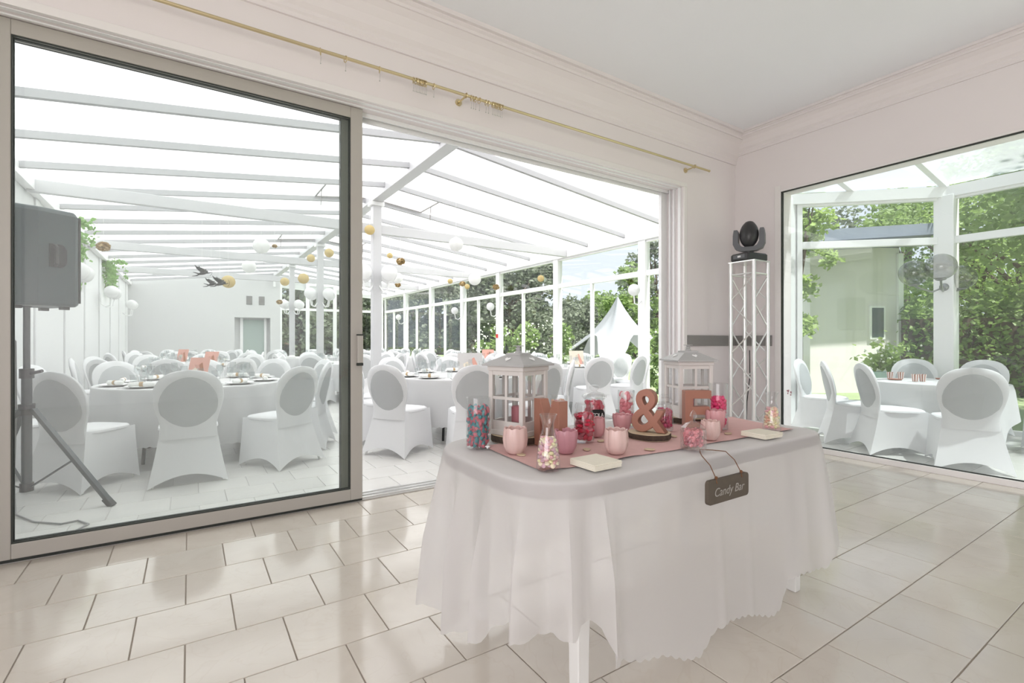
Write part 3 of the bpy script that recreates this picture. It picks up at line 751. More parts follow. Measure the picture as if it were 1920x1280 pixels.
# ================================================================== SIDE BAY TABLE
BX, BYc = 7.2, 2.05
t = empty('round_table', (BX, BYc, 0), 0, label='small table under a square white cloth in the side bay', cat='table', group='round banquet tables')
MB().lathe([(0, .70), (.62, .70), (.62, .727), (0, .727)], 36).build('tabletop', 'table_board', t)
for k in range(4):
    a = PI/4+k*PI/2+.4; MB().cyl((.45*math.cos(a), .45*math.sin(a), .70), (.50*math.cos(a), .50*math.sin(a), 0), .018, n=8).build('leg', 'sconce_grey', t)
def squarecloth(R, side, zt, rot):
    n_ = 128; rings = []
    def sq(th):
        c_, s_ = abs(math.cos(th)), abs(math.sin(th)); return side/max(c_, s_)
    for k in (.02, .5, .9, 1.0): rings.append([(R*k*math.cos(2*PI*i/n_), R*k*math.sin(2*PI*i/n_), zt) for i in range(n_)])
    for j in range(1, 9):
        t_ = j/8; ring = []
        for i in range(n_):
            th = 2*PI*i/n_; drop = max(.10, sq(th)-R); corner = max(0, (sq(th)/side-1)/.414)
            r = R+.012+t_*(.02+.03*math.cos(11*th))*(1-corner)+t_*corner*.06
            off = (.35*corner*(1-corner)*2)*t_*math.sin(4*th)*.2
            ring.append((r*math.cos(th+off), r*math.sin(th+off), zt-.01-drop*t_))
        rings.append(ring)
    return MB().loft(rings, True, True)
c = squarecloth(.63, .98, .735, 0).build('tablecloth', 'table_cloth', None, (BX, BYc, 0), math.radians(14)); tag(c, 'square white cloth with pointed corners on the side bay table', 'tablecloth')
BCH = [(6.24, 1.56, 'white covered chair with grey back to the room, nearest the fixed pane'), (6.40, 2.20, 'white covered chair third from the left behind the fixed pane'), (6.62, 2.68, 'white covered chair second from the left behind the fixed pane'),
       (7.02, 3.18, 'leftmost white covered chair behind the fixed pane'), (8.18, 2.52, 'white covered chair in front of the bay post, beyond the small table'), (8.38, 1.98, 'white covered chair right of the bay post, beyond the small table'), (7.80, 1.12, 'white covered chair at the right photo edge in the side bay')]
for x, y, lab in BCH:
    a = math.atan2(y-BYc, x-BX)
    if 'third from' in lab: a = math.radians(132)
    if 'second from' in lab: a = math.radians(122)
    chair(x, y, a+PI/2, lab, 'white covered chairs in the side bay')
def cup(x, y, label):
    b = MB(); n_ = 16; h_ = .085
    for k in range(n_):
        b.cm = k % 2; t0, t1 = 2*PI*k/n_, 2*PI*(k+1)/n_
        b.add([(.026*math.cos(t0), .026*math.sin(t0), 0), (.026*math.cos(t1), .026*math.sin(t1), 0), (.036*math.cos(t1), .036*math.sin(t1), h_), (.036*math.cos(t0), .036*math.sin(t0), h_)], [(0, 1, 2, 3)])
    b.cm = 1; b.add([(.0265*math.cos(2*PI*k/n_), .0265*math.sin(2*PI*k/n_), .004) for k in range(n_)], [tuple(range(n_))])
    tag(b.build('paper_cup', ['copper_card', 'marsh_white'], None, (x, y, .737)), label, 'cup', 'striped cups in the side bay')
for px, py, nm in ((1669, 706, 'leftmost copper striped paper cup on the side bay table'), (1689, 706, 'second copper striped paper cup from the left on the side bay table'), (1716, 711, 'third copper striped paper cup from the left on the side bay table'), (1730, 711, 'rightmost copper striped paper cup on the side bay table')):
    q = ground(px, py+4, .737); cup(q[0], q[1], nm)
for px, py, nm in ((1678, 712, 'copper coloured flat dish left on the side bay table'), (1768, 711, 'copper coloured flat dish right on the side bay table')):
    q = ground(px, py, .737); o = MB().lathe([(0, .0), (.06, 0), (.075, .012), (.073, .014), (.058, .004), (0, .004)], 20).build('copper_dish', 'copper_card', None, (q[0], q[1], .737)); tag(o, nm, 'dish')

# ================================================================== CANDY TABLE
CX0, CX1, CY0, CY1, CZT = .835, 2.57, 1.125, 1.95, .772
ct = empty('candy_table', ((CX0+CX1)/2, (CY0+CY1)/2, 0), 0, label='white folding table standing under the candy bar cloth', cat='table')
def L_(b): cx, cy = (CX0+CX1)/2, (CY0+CY1)/2; b.v = [(v[0]-cx, v[1]-cy, v[2]) for v in b.v]; return b
def rrect(x0, x1, y0, y1, rl, rr, n_):
    """points and outward normals around a rounded rectangle, counter-clockwise from front-left; rl / rr radius at left / right end"""
    w_ = x1-x0-rl-rr; hr, hl = y1-y0-2*rr, y1-y0-2*rl; ql, qr = PI*rl/2, PI*rr/2; P = 2*w_+hr+hl+2*ql+2*qr; out = []
    for i in range(n_):
        s_ = P*i/n_
        for kind, L in (('f', w_), ('c0', qr), ('r', hr), ('c1', qr), ('b', w_), ('c2', ql), ('l', hl), ('c3', ql)):
            if s_ < L: break
            s_ -= L
        if kind == 'f': p, nn = (x0+rl+s_, y0), (0, -1)
        elif kind == 'r': p, nn = (x1, y0+rr+s_), (1, 0)
        elif kind == 'b': p, nn = (x1-rr-s_, y1), (0, 1)
        elif kind == 'l': p, nn = (x0, y1-rl-s_), (-1, 0)
        else:
            k = int(kind[1]); rc = rr if k < 2 else rl; a = -PI/2+k*PI/2+s_/rc; cx = (x1-rc, x1-rc, x0+rc, x0+rc)[k]; cy = (y0+rc, y1-rc, y1-rc, y0+rc)[k]
            nn = (math.cos(a), math.sin(a)); p = (cx+rc*nn[0], cy+rc*nn[1])
        out.append((p, nn, kind))
    return out
rr_ = rrect(CX0+.008, CX1-.008, CY0+.008, CY1-.008, .235, .12, 64)
bb = MB().loft([[(p[0], p[1], z) for p, n__, k in rr_] for z in (CZT-.055, CZT-.006)], True, True, True); L_(bb).build('tabletop', 'white_board', ct)
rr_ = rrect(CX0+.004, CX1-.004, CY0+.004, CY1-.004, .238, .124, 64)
bb = MB().loft([[(p[0], p[1], z) for p, n__, k in rr_] for z in (CZT-.056, CZT-.012)], True); L_(bb).build('edge_band', 'edge_grey', ct)  # grey strip painted as the shade the table edge leaves behind the cloth
for x, y in ((1.06, 1.215), (2.44, 1.235), (1.06, 1.85), (2.44, 1.85)):
    b = MB(); b.loft([[(x-h_, y-h_, z), (x+h_, y-h_, z), (x+h_, y+h_, z), (x-h_, y+h_, z)] for h_, z in ((.022, 0), (.031, CZT-.056))], True, True, True); L_(b).build('leg', 'white_metal', ct, bevel=.004, smooth=False)
NC = 560; pts = rrect(CX0, CX1, CY0, CY1, .24, .15, NC)
FZ = [(.7, .36), (.80, .36), (.86, .36), (.90, .30), (.98, .235), (1.12, .20), (1.24, .165), (1.34, .15), (1.44, .10), (1.52, .085), (1.60, .15), (1.70, .155), (1.85, .13), (2.0, .075), (2.06, .085), (2.12, .20), (2.25, .20), (2.40, .185), (2.47, .25), (2.6, .24)]
LZ = [(1.0, .32), (1.2, .29), (1.37, .24), (1.52, .19), (1.75, .12), (2.0, .09)]
def hem(p, k):
    if k == 'f': return interp(FZ, p[0])
    if k == 'l': return interp(LZ, p[1])
    if k == 'c3': 
        t_ = (p[1]-CY0)/.24; return lerp(.34, .29, min(1, max(0, t_)))
    if k == 'c0': return .24
    if k == 'r': return .20
    return .20
hz = [hem(p, k) for p, n__, k in pts]
for _ in range(2): hz = [(hz[i-1]+hz[i]*2+hz[(i+1) % NC])/4 for i in range(NC)]
def foldamp(p, k):
    if k == 'l': return .050, .036
    if k == 'c3': return .046, .042
    if k in ('c2', 'c1'): return .035, .08
    if k == 'c0': return .018, .085
    if k == 'r': return .012, .06
    if k == 'f': 
        x = p[0]; e = max(0, 1-(x-CX0-.20)/.16); e2 = max(0, (x-2.05)/.5)
        return .0004+.020*e**1.2+.005*e2, .030+.02*e2
    return .015, .05
fa = [foldamp(p, k) for p, n__, k in pts]
for _ in range(10): fa = [((fa[i-1][0]+fa[i][0]*2+fa[(i+1) % NC][0])/4, (fa[i-1][1]+fa[i][1]*2+fa[(i+1) % NC][1])/4) for i in range(NC)]
PER = 2*(CX1-CX0+CY1-CY0)-4*(.15+.24)+PI*(.15+.24)
rings = []
cx_, cy_ = (CX0+CX1)/2, (CY0+CY1)/2
for k in (.02, .5, .9): rings.append([(cx_+(p[0]-cx_)*k, cy_+(p[1]-cy_)*k, CZT) for p, n__, kk in pts])
rc = .018
for a in (0, .35, .7, 1.0):
    rings.append([(p[0]+n__[0]*(rc*math.sin(a*PI/2)-rc), p[1]+n__[1]*(rc*math.sin(a*PI/2)-rc), CZT-rc*(1-math.cos(a*PI/2))) for p, n__, kk in pts])
rows = 22
for j in range(1, rows+1):
    t_ = j/rows; ring = []
    for i, (p, n__, kk) in enumerate(pts):
        s_ = PER*i/NC; A, fl_ = fa[i]
        ph = 2*PI*s_/.15+1.2*math.sin(s_*5.1)+.5*math.sin(s_*11)
        fo = (1-2*abs(math.sin(ph/2))**1.3)+.35*math.sin(ph*.53+1)
        o_ = t_**.75*fl_+A*fo*min(1, t_*1.8)**1.1
        if kk == 'f': o_ += t_*(.020*math.exp(-((p[0]-1.115)/.018)**2)-.012*math.exp(-((p[0]-1.16)/.03)**2)+.008*math.exp(-((p[0]-1.66)/.02)**2)+.006*math.exp(-((p[0]-1.86)/.02)**2)+.006*math.sin(p[0]*9))
        z = lerp(CZT-rc, hz[i]-.012*abs(math.sin(PI*s_/.042))*(1 if j == rows else (.0 if j < rows-1 else .25)), t_)
        ring.append((p[0]+n__[0]*o_, p[1]+n__[1]*o_, z))
    rings.append(ring)
tag(MB().loft(rings, True, True).build('candy_tablecloth', 'candy_cloth'), 'sheer white scalloped cloth draped over the candy table', 'tablecloth')
ZT = CZT+.0015
# runner
A_, B_, C_, D_ = [Vector((*ground(px, py, ZT), 0)) for px, py in ((906, 838), (1022, 886), (1487, 805), (1372, 782))]
rings = []; nu, nv = 60, 14
for i in range(nu+1):
    u = i/nu; row = []
    for j in range(nv+1):
        v = j/nv; p = (A_*(1-u)+D_*u)*(1-v)+(B_*(1-u)+C_*u)*v
        e = (1 if j in (0, nv) else 0)
        z = ZT+.002+.0012*math.sin(u*31+v*7)*math.sin(v*9)+(.0035*max(0, math.sin(u*26+j)) if j in (0, nv) else 0)
        row.append((p.x+e*.004*math.sin(u*19), p.y+e*.006*math.sin(u*23+1), z))
    rings.append(row)
tag(MB().loft(rings, False).build('table_runner', 'pink_runner'), 'dusty pink fabric runner lying diagonally on the candy table', 'runner')
ZR = ZT+.0045
def gp(px, py, z=ZR): q = ground(px, py, z); return q[0], q[1], z
# ---- candies
def candies(name, label, loc, rad, z0, z1, size, mats, seed, sh=(1, 1, 1), n_=260, cat='candy'):
    rnd = random.Random(seed); b = MB(); pl_ = []
    for _ in range(n_*22):
        z = rnd.uniform(z0+size*.7, z1); R_ = rad(z)-size*min(sh)*1.0
        if R_ <= 0: continue
        a = rnd.uniform(0, 2*PI); r = R_*math.sqrt(rnd.uniform(.25 if rnd.random() < .7 else 0, 1)); p = Vector((r*math.cos(a), r*math.sin(a), z))
        if all((p-q).length > size*1.22 for q in pl_): pl_.append(p)
        if len(pl_) >= n_: break
    for p in pl_:
        R3 = Matrix.Rotation(rnd.uniform(0, 6), 3, 'Z') @ Matrix.Rotation(rnd.uniform(-1.2, 1.2), 3, 'X')
        b.cm = rnd.randrange(len(mats)); b.ball(p, size, 8, 5, sh, R3)
        if len(mats) > 1 and sh[2] > 1.5:
            k0 = len(b.m)-40
            b.cm = (b.cm+1) % len(mats)
            for q in range(k0+20, len(b.m)): b.m[q] = b.cm
    return tag(b.build(name, mats, None, loc), label, cat, None, 'stuff')
def vase(px, py, r, h, label, cap=.012):
    x, y, z = gp(px, py)
    MBv = MB().lathe([(0, 0), (r*.96, 0), (r, .004), (r, h-.003), (r-.001, h), (r-.004, h), (r-.0045, cap), (0, cap)], 32)
    tag(MBv.build('glass_vase', 'jar_glass', None, (x, y, z)), label, 'vase'); return x, y, z
x, y, z = vase(897, 838, .049, .20, 'tall glass cylinder of blue and pink gummies at the left table end')
candies('gummy_candy', 'blue and pink bottle gummies inside the left glass cylinder', (x, y, z), lambda t: .044, .012, .155, .0095, ['candy_blue', 'candy_rose'], 1, (.95, .95, 2.1), 300)
x, y, z = vase(1047, 806, .043, .165, 'glass cylinder of peach and pink marshmallows behind the copper letter M')
candies('marshmallow_candy', 'peach and pink marshmallows in the cylinder behind letter M', (x, y, z), lambda t: .039, .012, .14, .011, ['candy_peach', 'marsh_pink', 'marsh_white'], 2, (1, 1, 1.2), 120)
x, y, z = vase(1174, 796, .042, .175, 'glass cylinder of pink and white marshmallows left of the copper ampersand')
candies('marshmallow_candy', 'pink and white twisted marshmallows in the cylinder left of the ampersand', (x, y, z), lambda t: .038, .012, .155, .013, ['marsh_pink', 'marsh_white', 'marsh_pink'], 3, (1, 1, 1.4), 110)
x, y, z = vase(1347, 803, .044, .22, 'glass cylinder of hot pink balls right of the copper letter E')
candies('ball_candy', 'hot pink candy balls in the cylinder right of letter E', (x, y, z), lambda t: .040, .012, .15, .0105, ['candy_hot'], 4, (1, 1, 1), 150)
def carafe(px, py, k, label):
    x, y, z = gp(px, py); pr = [(0, 0), (.046, 0), (.050, .006), (.048, .05), (.043, .10), (.034, .14), (.026, .165), (.0245, .185), (.028, .205), (.037, .228)]
    inn = [(r-.003, zz) for r, zz in pr[::-1] if zz > .01]
    MBv = MB().lathe([(r*k, zz*k) for r, zz in pr+inn+[(0, .012)]], 32)
    tag(MBv.build('glass_carafe', 'jar_glass', None, (x, y, z)), label, 'carafe'); return x, y, z
cr = lambda t: interp([(0, .044), (.05, .044), (.10, .039), (.14, .03), (.17, .022)], t)
x, y, z = carafe(1028, 880, .80, 'glass carafe of pastel candies at the front left table corner')
candies('pastel_candy', 'pastel yellow and pink candies in the front left carafe', (x, y, z), lambda t: cr(t/.8)*.8, .012, .105, .0075, ['candy_yellow', 'candy_lilac', 'candy_cream', 'candy_pastel'], 5, (1.25, 1.25, .8), 200)
x, y, z = carafe(1447, 806, .80, 'glass carafe of peach candies at the right table end')
candies('pastel_candy', 'peach and yellow candies in the right carafe', (x, y, z), lambda t: cr(t/.8)*.8, .012, .105, .0085, ['candy_peach', 'candy_cream', 'candy_yellow', 'candy_pastel'], 6, (1.2, 1.2, .85), 170)
def jar(px, py, r, h, neck, label, lid=None):
    x, y, z = gp(px, py)
    pr = [(0, 0), (r*.92, 0), (r, .008), (r, h*.66), (r*.93, h*.74), (neck, h*.80), (neck, h*.85), (neck*1.1, h*.88), (neck*1.1, h*.94), (neck*1.02, h*.98), (neck*.98, h), (neck*.90, h*.99), (neck*.88, h*.80), (r*.88, h*.72), (r*.95, h*.64), (r*.95, .012), (0, .012)]
    e = empty('glass_jar', (x, y, z), label=label, cat='jar'); MB().lathe(pr, 32).build('body', 'jar_glass', e)
    return x, y, z, e
x, y, z, e = jar(1095, 828, .042, .165, .034, 'glass jar of red lace candy with open screw neck, front centre of table')
candies('lace_candy', 'red coiled candies in the open screw neck jar', (x, y, z), lambda t: .0395, .012, .115, .012, ['candy_red', 'candy_rose', 'candy_red'], 7, (1.3, 1.3, .7), 130)
x, y, z, e = jar(1114, 806, .052, .175, .046, 'glass jar with knob lid and black label of cola candy')
MB().lathe([(0, .150), (.050, .150), (.058, .158), (.058, .166), (.040, .176), (.018, .182), (.012, .188), (.022, .198), (.024, .206), (.018, .214), (0, .217)], 28).build('lid', 'jar_glass', e)
candies('cola_candy', 'red cola candies in the black labelled jar', (x, y, z), lambda t: .048, .012, .135, .013, ['candy_red'], 8, (1, 1, 1.2), 130)
ca = math.atan2(-y, -x)+.35; n_ = 18; rg = [[], []]
for i in range(n_+1):
    a = ca-.80+1.60*i/n_; hh = .027*max(.35, (1-abs(2*i/n_-1)**5))
    rg[0].append((.0535*math.cos(a), .0535*math.sin(a), .078-hh)); rg[1].append((.0535*math.cos(a), .0535*math.sin(a), .078+hh))
lb = MB().loft(rg, False).build('label', 'black_label', e)
for i, chh in enumerate('COLA'):
    me = textmesh(chh, .026, .0004, 'white_print', 'letter'); a = ca-.40+.27*i
    o = link('letter', me, lb, (.0545*math.cos(a), .0545*math.sin(a), .078)); o.rotation_euler = (PI/2, 0, a+PI/2)
x, y, z, e = jar(1246, 806, .040, .135, .034, 'glass jar of berry coloured candy with glass stopper, right of the ampersand')
MB().lathe([(0, .120), (.030, .122), (.036, .138), (.038, .146), (.030, .152), (.020, .155), (.022, .163), (.016, .170), (0, .172)], 24).build('stopper', 'jar_glass', e)
candies('berry_candy', 'dark pink berry candies in the stoppered jar', (x, y, z), lambda t: .0375, .012, .098, .0105, ['candy_berry', 'candy_rose'], 9, (1, 1, 1.1), 120)
# crystal jar
x, y, z = gp(1300, 842)
e = empty('crystal_jar', (x, y, z), label='cut crystal bonbon jar with pointed lid at the front table edge', cat='jar')
rings = []
for j in range(9):
    zz = .004+.0085*j*1.05; rings.append([((.0455+(.0035 if (i+j) % 2 else -.0015))*math.cos(2*PI*i/40), (.0455+(.0035 if (i+j) % 2 else -.0015))*math.sin(2*PI*i/40), zz) for i in range(40)])
rings.append([(.040*math.cos(2*PI*i/40), .040*math.sin(2*PI*i/40), .080) for i in range(40)]); rings.append([(.040*math.cos(2*PI*i/40), .040*math.sin(2*PI*i/40), .014) for i in range(40)])
MB().loft(rings, True, True, True).build('body', 'cut_glass', e, smooth=False)
MB().lathe([(0, .081), (.047, .081), (.048, .087), (.034, .099), (.018, .106), (.008, .112), (.007, .118), (.015, .130), (.011, .142), (.003, .153), (0, .155)], 10).build('lid', 'cut_glass', e, smooth=False)
candies('coral_candy', 'coral pink candies in the cut crystal jar', (x, y, z), lambda t: .039, .014, .075, .0085, ['marsh_pink', 'candy_rose'], 10, (1, 1, .9), 110)
# tulip votives
def votive(px, py, r, h, mat, label, flare=1.0):
    x, y, z = gp(px, py)
    prof = [(0, 0), (r*.55, 0), (r*.70, h*.06), (r*.93, h*.30), (r*1.0, h*.55), (r*(.96*flare), h*.82), (r*.90*flare, h*1.0), (r*.80*flare, h*.97), (r*.82*flare, h*.80), (r*.85, h*.62), (0, h*.60)]
    def fx(r_, z_, t):
        p_ = abs(math.cos(4.5*t)); k = 1 if r_ < r*.6 else 1+.085*(p_**.6-.5)
        return r_*k, z_+(h*.07*(p_**.7-.6) if z_ > h*.9 else 0)
    tag(MB().lathe(prof, 56, fx=fx).build('tulip_candle', mat, None, (x, y, z)), label, 'candle', 'tulip shaped candles')
votive(966, 849, .046, .096, 'wax_pale', 'pale pink tulip candle in front of the nearer lantern')
votive(1061, 849, .041, .088, 'wax_mauve', 'mauve tulip candle just right of the front left carafe', 1.12)
votive(1118, 818, .038, .084, 'wax_pink', 'pink tulip candle half hidden behind the open red candy jar')
votive(1166, 808, .040, .080, 'wax_pink', 'pink tulip candle between cola jar and ampersand', 1.15)
votive(1155, 850, .045, .092, 'wax_pale', 'pale pink tulip candle at the front centre of the table')
votive(1332, 824, .040, .082, 'wax_pale', 'pale peach tulip candle half behind the crystal jar')
votive(1341, 808, .042, .100, 'wax_pink', 'tall pink tulip candle in front of the hot pink candy cylinder', 1.12)
# log slices
def logslice(px, py, r, h, label):
    x, y, z = gp(px, py); o = empty('log_slice', (x, y, z), label=label, cat='wood slice')
    fx = lambda r_, z_, t: (r_*(1+.025*math.sin(3*t+1)+.015*math.sin(7*t)), z_)
    MB().lathe([(r*.985, .001), (r, .003), (r, h-.003), (r*.985, h)], 48, fx=fx).build('bark', 'bark', o)
    MB().lathe([(0, 0), (r*.985, 0), (r*.985, h+.0008), (0, h+.0008)], 48, fx=fx).build('wood', 'wood_face', o)
    return x, y, z+h
l1 = logslice(972, 824, .118, .028, 'dark barked log slice under the nearer lantern')
l2 = logslice(1290, 789, .120, .028, 'dark barked log slice under the farther lantern')
l3 = logslice(1218, 820, .092, .024, 'dark barked log slice under the copper ampersand')
# lanterns
def lantern(x, y, z, rz, label):
    o = empty('candle_lantern', (x, y, z), rz, label=label, cat='lantern', group='candle lanterns'); s_ = .081; P = 'lantern_paint'
    bx('base', P, (-s_-.012, -s_-.012, 0, s_+.012, s_+.012, .022), o, .003); bx('top_plate', P, (-s_-.014, -s_-.014, .270, s_+.014, s_+.014, .290), o, .003)
    for a in (-1, 1):
        for b in (-1, 1): bx('corner_post', P, (a*s_-.010, b*s_-.010, .022, a*s_+.010, b*s_+.010, .270), o, .002)
    for k in range(4):
        R_ = Matrix.Rotation(k*PI/2, 4, 'Z')
        def W(nm, b, mat=P):
            q = MB().box(*b); q.v = [tuple(R_ @ Vector(v)) for v in q.v]; return q.build(nm, mat, o, smooth=False)
        W('side_rail', (-s_+.010, -s_-.006, .022, s_-.010, -s_+.006, .060)); W('side_rail', (-s_+.010, -s_-.006, .252, s_-.010, -s_+.006, .270))
        W('mullion', (-.006, -s_-.005, .060, .006, -s_+.005, .252)); W('mullion', (-s_+.010, -s_-.005, .150, -.006, -s_+.005, .162)); W('mullion', (.006, -s_-.005, .150, s_-.010, -s_+.005, .162))
        for a in (-1, 1): W('pane', (min(a*.006, a*(s_-.010)), -s_-.001, .060, max(a*.006, a*(s_-.010)), -s_+.001, .252), 'jar_glass')
    e = s_+.030
    q = MB(); q.loft([[(a*r, b*r, zz) for a, b in ((-1, -1), (1, -1), (1, 1), (-1, 1))] for r, zz in ((e, .290), (e, .297), (.038, .336), (.038, .343), (.030, .345))], True, True, True)
    rf = q.build('roof', 'lantern_roof', o, smooth=False)
    hp = [(0, -.013), (.012, 0), (.014, .008), (.008, .013), (0, .008), (-.008, .013), (-.014, .008), (-.012, 0)]
    for k in range(4):
        m_ = Matrix.Rotation(k*PI/2, 4, 'Z') @ Matrix.Translation((0, -.0755, .3190)) @ Matrix.Rotation(-math.atan2(.073, .039), 4, 'X')
        MB().prism(hp, .002, m_).build('heart_cutout', 'lantern_heart', rf, smooth=False)  # pale inlay, light through an open heart put into its colour
    MB().lathe([(.015, .343), (.015, .350), (.009, .354), (.012, .361), (.007, .367), (.010, .372), (0, .377)], 12).build('finial', 'lantern_roof', o)
    MB().tube([(.022*math.cos(t), .022*math.sin(t), .352+.022) for t in [2*PI*i/20 for i in range(20)]], .0018, 6, True).build('ring', 'lantern_roof', o)
    MB().tube([(s_+.014, 0, .262), (s_+.026, 0, .266), (s_+.026, 0, .250)], .004, 6).build('latch', 'black_metal', o)
    tag(MB().lathe([(0, 0), (.030, 0), (.030, .090), (.026, .094), (0, .092)], 20).build('pillar_candle', 'candle_pink', None, (x, y, z+.0225)), 'pink pillar candle inside the '+('nearer' if x < 1.6 else 'farther')+' lantern', 'candle')
lantern(*l1[:2], l1[2]+.001, math.radians(18.5), 'white wooden candle lantern with grey roof at the left, nearer one')
lantern(*l2[:2], l2[2]+.001, math.radians(-26), 'white wooden candle lantern with grey roof behind letter E, farther one')
# copper letters
def letter(nm, polys, x, y, z, rz, th, label):
    b = MB()
    for p in polys: b.prism(p, th)
    tag(b.build('copper_letter', 'copper_card', None, (x, y, z), rz, bevel=.0015, smooth=False), label, 'letter', 'copper letters')
k = .19; w_ = .155; s_ = .036
Mp = [(-w_/2, 0), (-w_/2+s_, 0), (-w_/2+s_, k*.62), (0, k*.16), (w_/2-s_, k*.62), (w_/2-s_, 0), (w_/2, 0), (w_/2, k), (w_/2-s_*1.05, k), (0, k*.52), (-w_/2+s_*1.05, k), (-w_/2, k)]
x, y, z = gp(1032, 838); letter('M', [Mp], x, y, z, CAMRZ-.95, .045, 'copper coloured block letter M behind the front left carafe')
w_ = .125; s_ = .038
Ep = [(-w_/2, 0), (w_/2, 0), (w_/2, s_), (-w_/2+s_, s_), (-w_/2+s_, k/2-s_*.5), (w_/2-.008, k/2-s_*.5), (w_/2-.008, k/2+s_*.5), (-w_/2+s_, k/2+s_*.5), (-w_/2+s_, k-s_), (w_/2, k-s_), (w_/2, k), (-w_/2, k)]
x, y, z = gp(1306, 806); letter('E', [Ep], x, y, z, CAMRZ+.02, .045, 'copper coloured block letter E in front of the farther lantern')
me = textmesh('&', .255, .021, 'copper_card', 'copper_ampersand', bevel=.004)
zmin = min(v.co.y for v in me.vertices); zmax = max(v.co.y for v in me.vertices); xm = (min(v.co.x for v in me.vertices)+max(v.co.x for v in me.vertices))/2
ks = .188/(zmax-zmin)
for v in me.vertices: v.co = ((v.co.x-xm)*ks*.88, -v.co.z, (v.co.y-zmin)*ks)
o = link('copper_letter', me, None, (l3[0], l3[1], l3[2]+.001), CAMRZ-.55); tag(o, 'copper coloured ampersand standing on a log slice', 'letter', 'copper letters')
# napkin pads, wood chips
def pad(p0, p1, p2, label):
    a, b, c = [Vector((*ground(*p, ZR+.02), 0)) for p in (p0, p1, p2)]
    o = empty('napkin_stack', ((a+c)/2).to_tuple()[:2]+(ZR,), math.atan2((b-a).y, (b-a).x), label=label, cat='napkins', group='cream napkin stacks')
    sx_, sy_ = (b-a).length/2, (c-b).length/2
    for i in range(5): 
        j = random.uniform(-.0015, .0015); bx('napkin', 'paper_cream', (-sx_+j, -sy_-j, .0042*i, sx_+j, sy_+j*.5, .0042*i+.0038), o)
pad((1073, 860), (1120, 874), (1161, 862), 'stack of cream paper napkins at the front left of the runner')
pad((1392, 808), (1438, 816), (1465, 810), 'stack of cream paper napkins in front of the right carafe')
for i, (px, py, lb) in enumerate(((977, 853, 'in front of the nearer pale tulip candle'), (1100, 843, 'between open red jar and napkins'), (1218, 843, 'in front of the log slice with ampersand'), (1365, 813, 'right of the crystal jar'), (1127, 827, 'behind the front centre tulip candle'), (1262, 818, 'between log slice and crystal jar'))):
    x, y, z = gp(px, py); b = MB().lathe([(0, 0), (.017, 0), (.018, .001), (.018, .004), (0, .0045)], 14); b.v = [(v[0]*1.15, v[1]*.8, v[2]) for v in b.v]
    tag(b.build('wood_chip', 'wood_face', None, (x, y, z), random.uniform(0, 3)), 'little wooden scatter disc '+lb, 'wood chip', 'wooden scatter discs')
# hanging sign
sgx, sgy, sgz = 1.650, CY0-.055, .663
o = empty('candy_sign', (sgx, sgy, sgz), 0, label='small dark board lettered Candy Bar hanging at the table front', cat='sign')
n_ = 8; pl_ = []; hw_, hh_, r_ = .124, .043, .014
for cx, cz, a0 in ((hw_-r_, -hh_+r_, -PI/2), (hw_-r_, hh_-r_, 0), (-hw_+r_, hh_-r_, PI/2), (-hw_+r_, -hh_+r_, PI)):
    for i in range(6): a = a0+PI/2*i/5; pl_.append((cx+r_*math.cos(a), cz+r_*math.sin(a)))
MB().prism(pl_, .014).build('board', 'sign_slate', o, smooth=False)
me = textmesh('Candy Bar', .043, .0003, 'chalk', 'lettering', shear=.25); t_ = link('lettering', me, o, (0, -.0078, -.004)); t_.rotation_euler = (PI/2, 0, 0)
for sx_ in (-.077, .077):
    pts_ = [(sx_, -.010, .030), (sx_, -.004, .050), (sx_*.98, .02, CZT-sgz-.02), (sx_*.94, .055, CZT-sgz+.006), (sx_*.5+.003, .09, CZT-sgz+.008), (.012, .125, CZT-sgz+.008)]
    MB().tube(pts_, .0018, 6).build('cord', 'cord', o); MB().ball((sx_, -.006, .050), .006, 8, 6).build('knot', 'cord', o)

# ================================================================== TRUSS AND MOVING LIGHT
tx0, tx1, ty0, ty1, tz = 5.065, 5.335, 2.975, 3.245, 2.07
tr_ = empty('truss_tower', ((tx0+tx1)/2, (ty0+ty1)/2, 0), 0, label='silver square truss tower standing in the room corner', cat='truss')
def TT(nm, b, mat='aluminium', bev=0): cx, cy = (tx0+tx1)/2, (ty0+ty1)/2; b.v = [(v[0]-cx, v[1]-cy, v[2]) for v in b.v]; return b.build(nm, mat, tr_, bevel=bev)
cs_ = [(tx0, ty0), (tx1, ty0), (tx1, ty1), (tx0, ty1)]
for c in cs_: TT('chord', MB().cyl((*c, .012), (*c, tz), .021, n=12))
TT('base_plate', MB().box(tx0-.09, ty0-.09, 0, tx1+.09, ty1+.09, .012)); TT('top_plate', MB().box(tx0-.02, ty0-.02, tz, tx1+.02, ty1+.02, tz+.012))
for i in range(4):
    a, b = cs_[i], cs_[(i+1) % 4]
    TT('brace', MB().cyl((*a, tz-.13), (*b, tz-.13), .009, n=8)); TT('brace', MB().cyl((*a, .09), (*b, .09), .009, n=8))
    z = tz-.15; k = 0
    while z > .2:
        p, q = (b, a) if k % 2 == 0 else (a, b); TT('brace', MB().cyl((*p, z), (*q, max(.1, z-.27)), .008, n=8)); z -= .295; k += 1
mh = empty('moving_head_light', ((tx0+tx1)/2, (ty0+ty1)/2, tz+.013), -.15, label='black moving head stage light on top of the truss tower', cat='stage light')
b = MB(); b.loft([[(-.155*k, -.115*k, z), (.155*k, -.115*k, z), (.155*k, .115*k, z), (-.155*k, .115*k, z)] for k, z in ((.92, 0), (1, .015), (1, .07), (.9, .09))], True, True, True); ba = b.build('base', 'black_plastic', mh, bevel=.012, smooth=False)
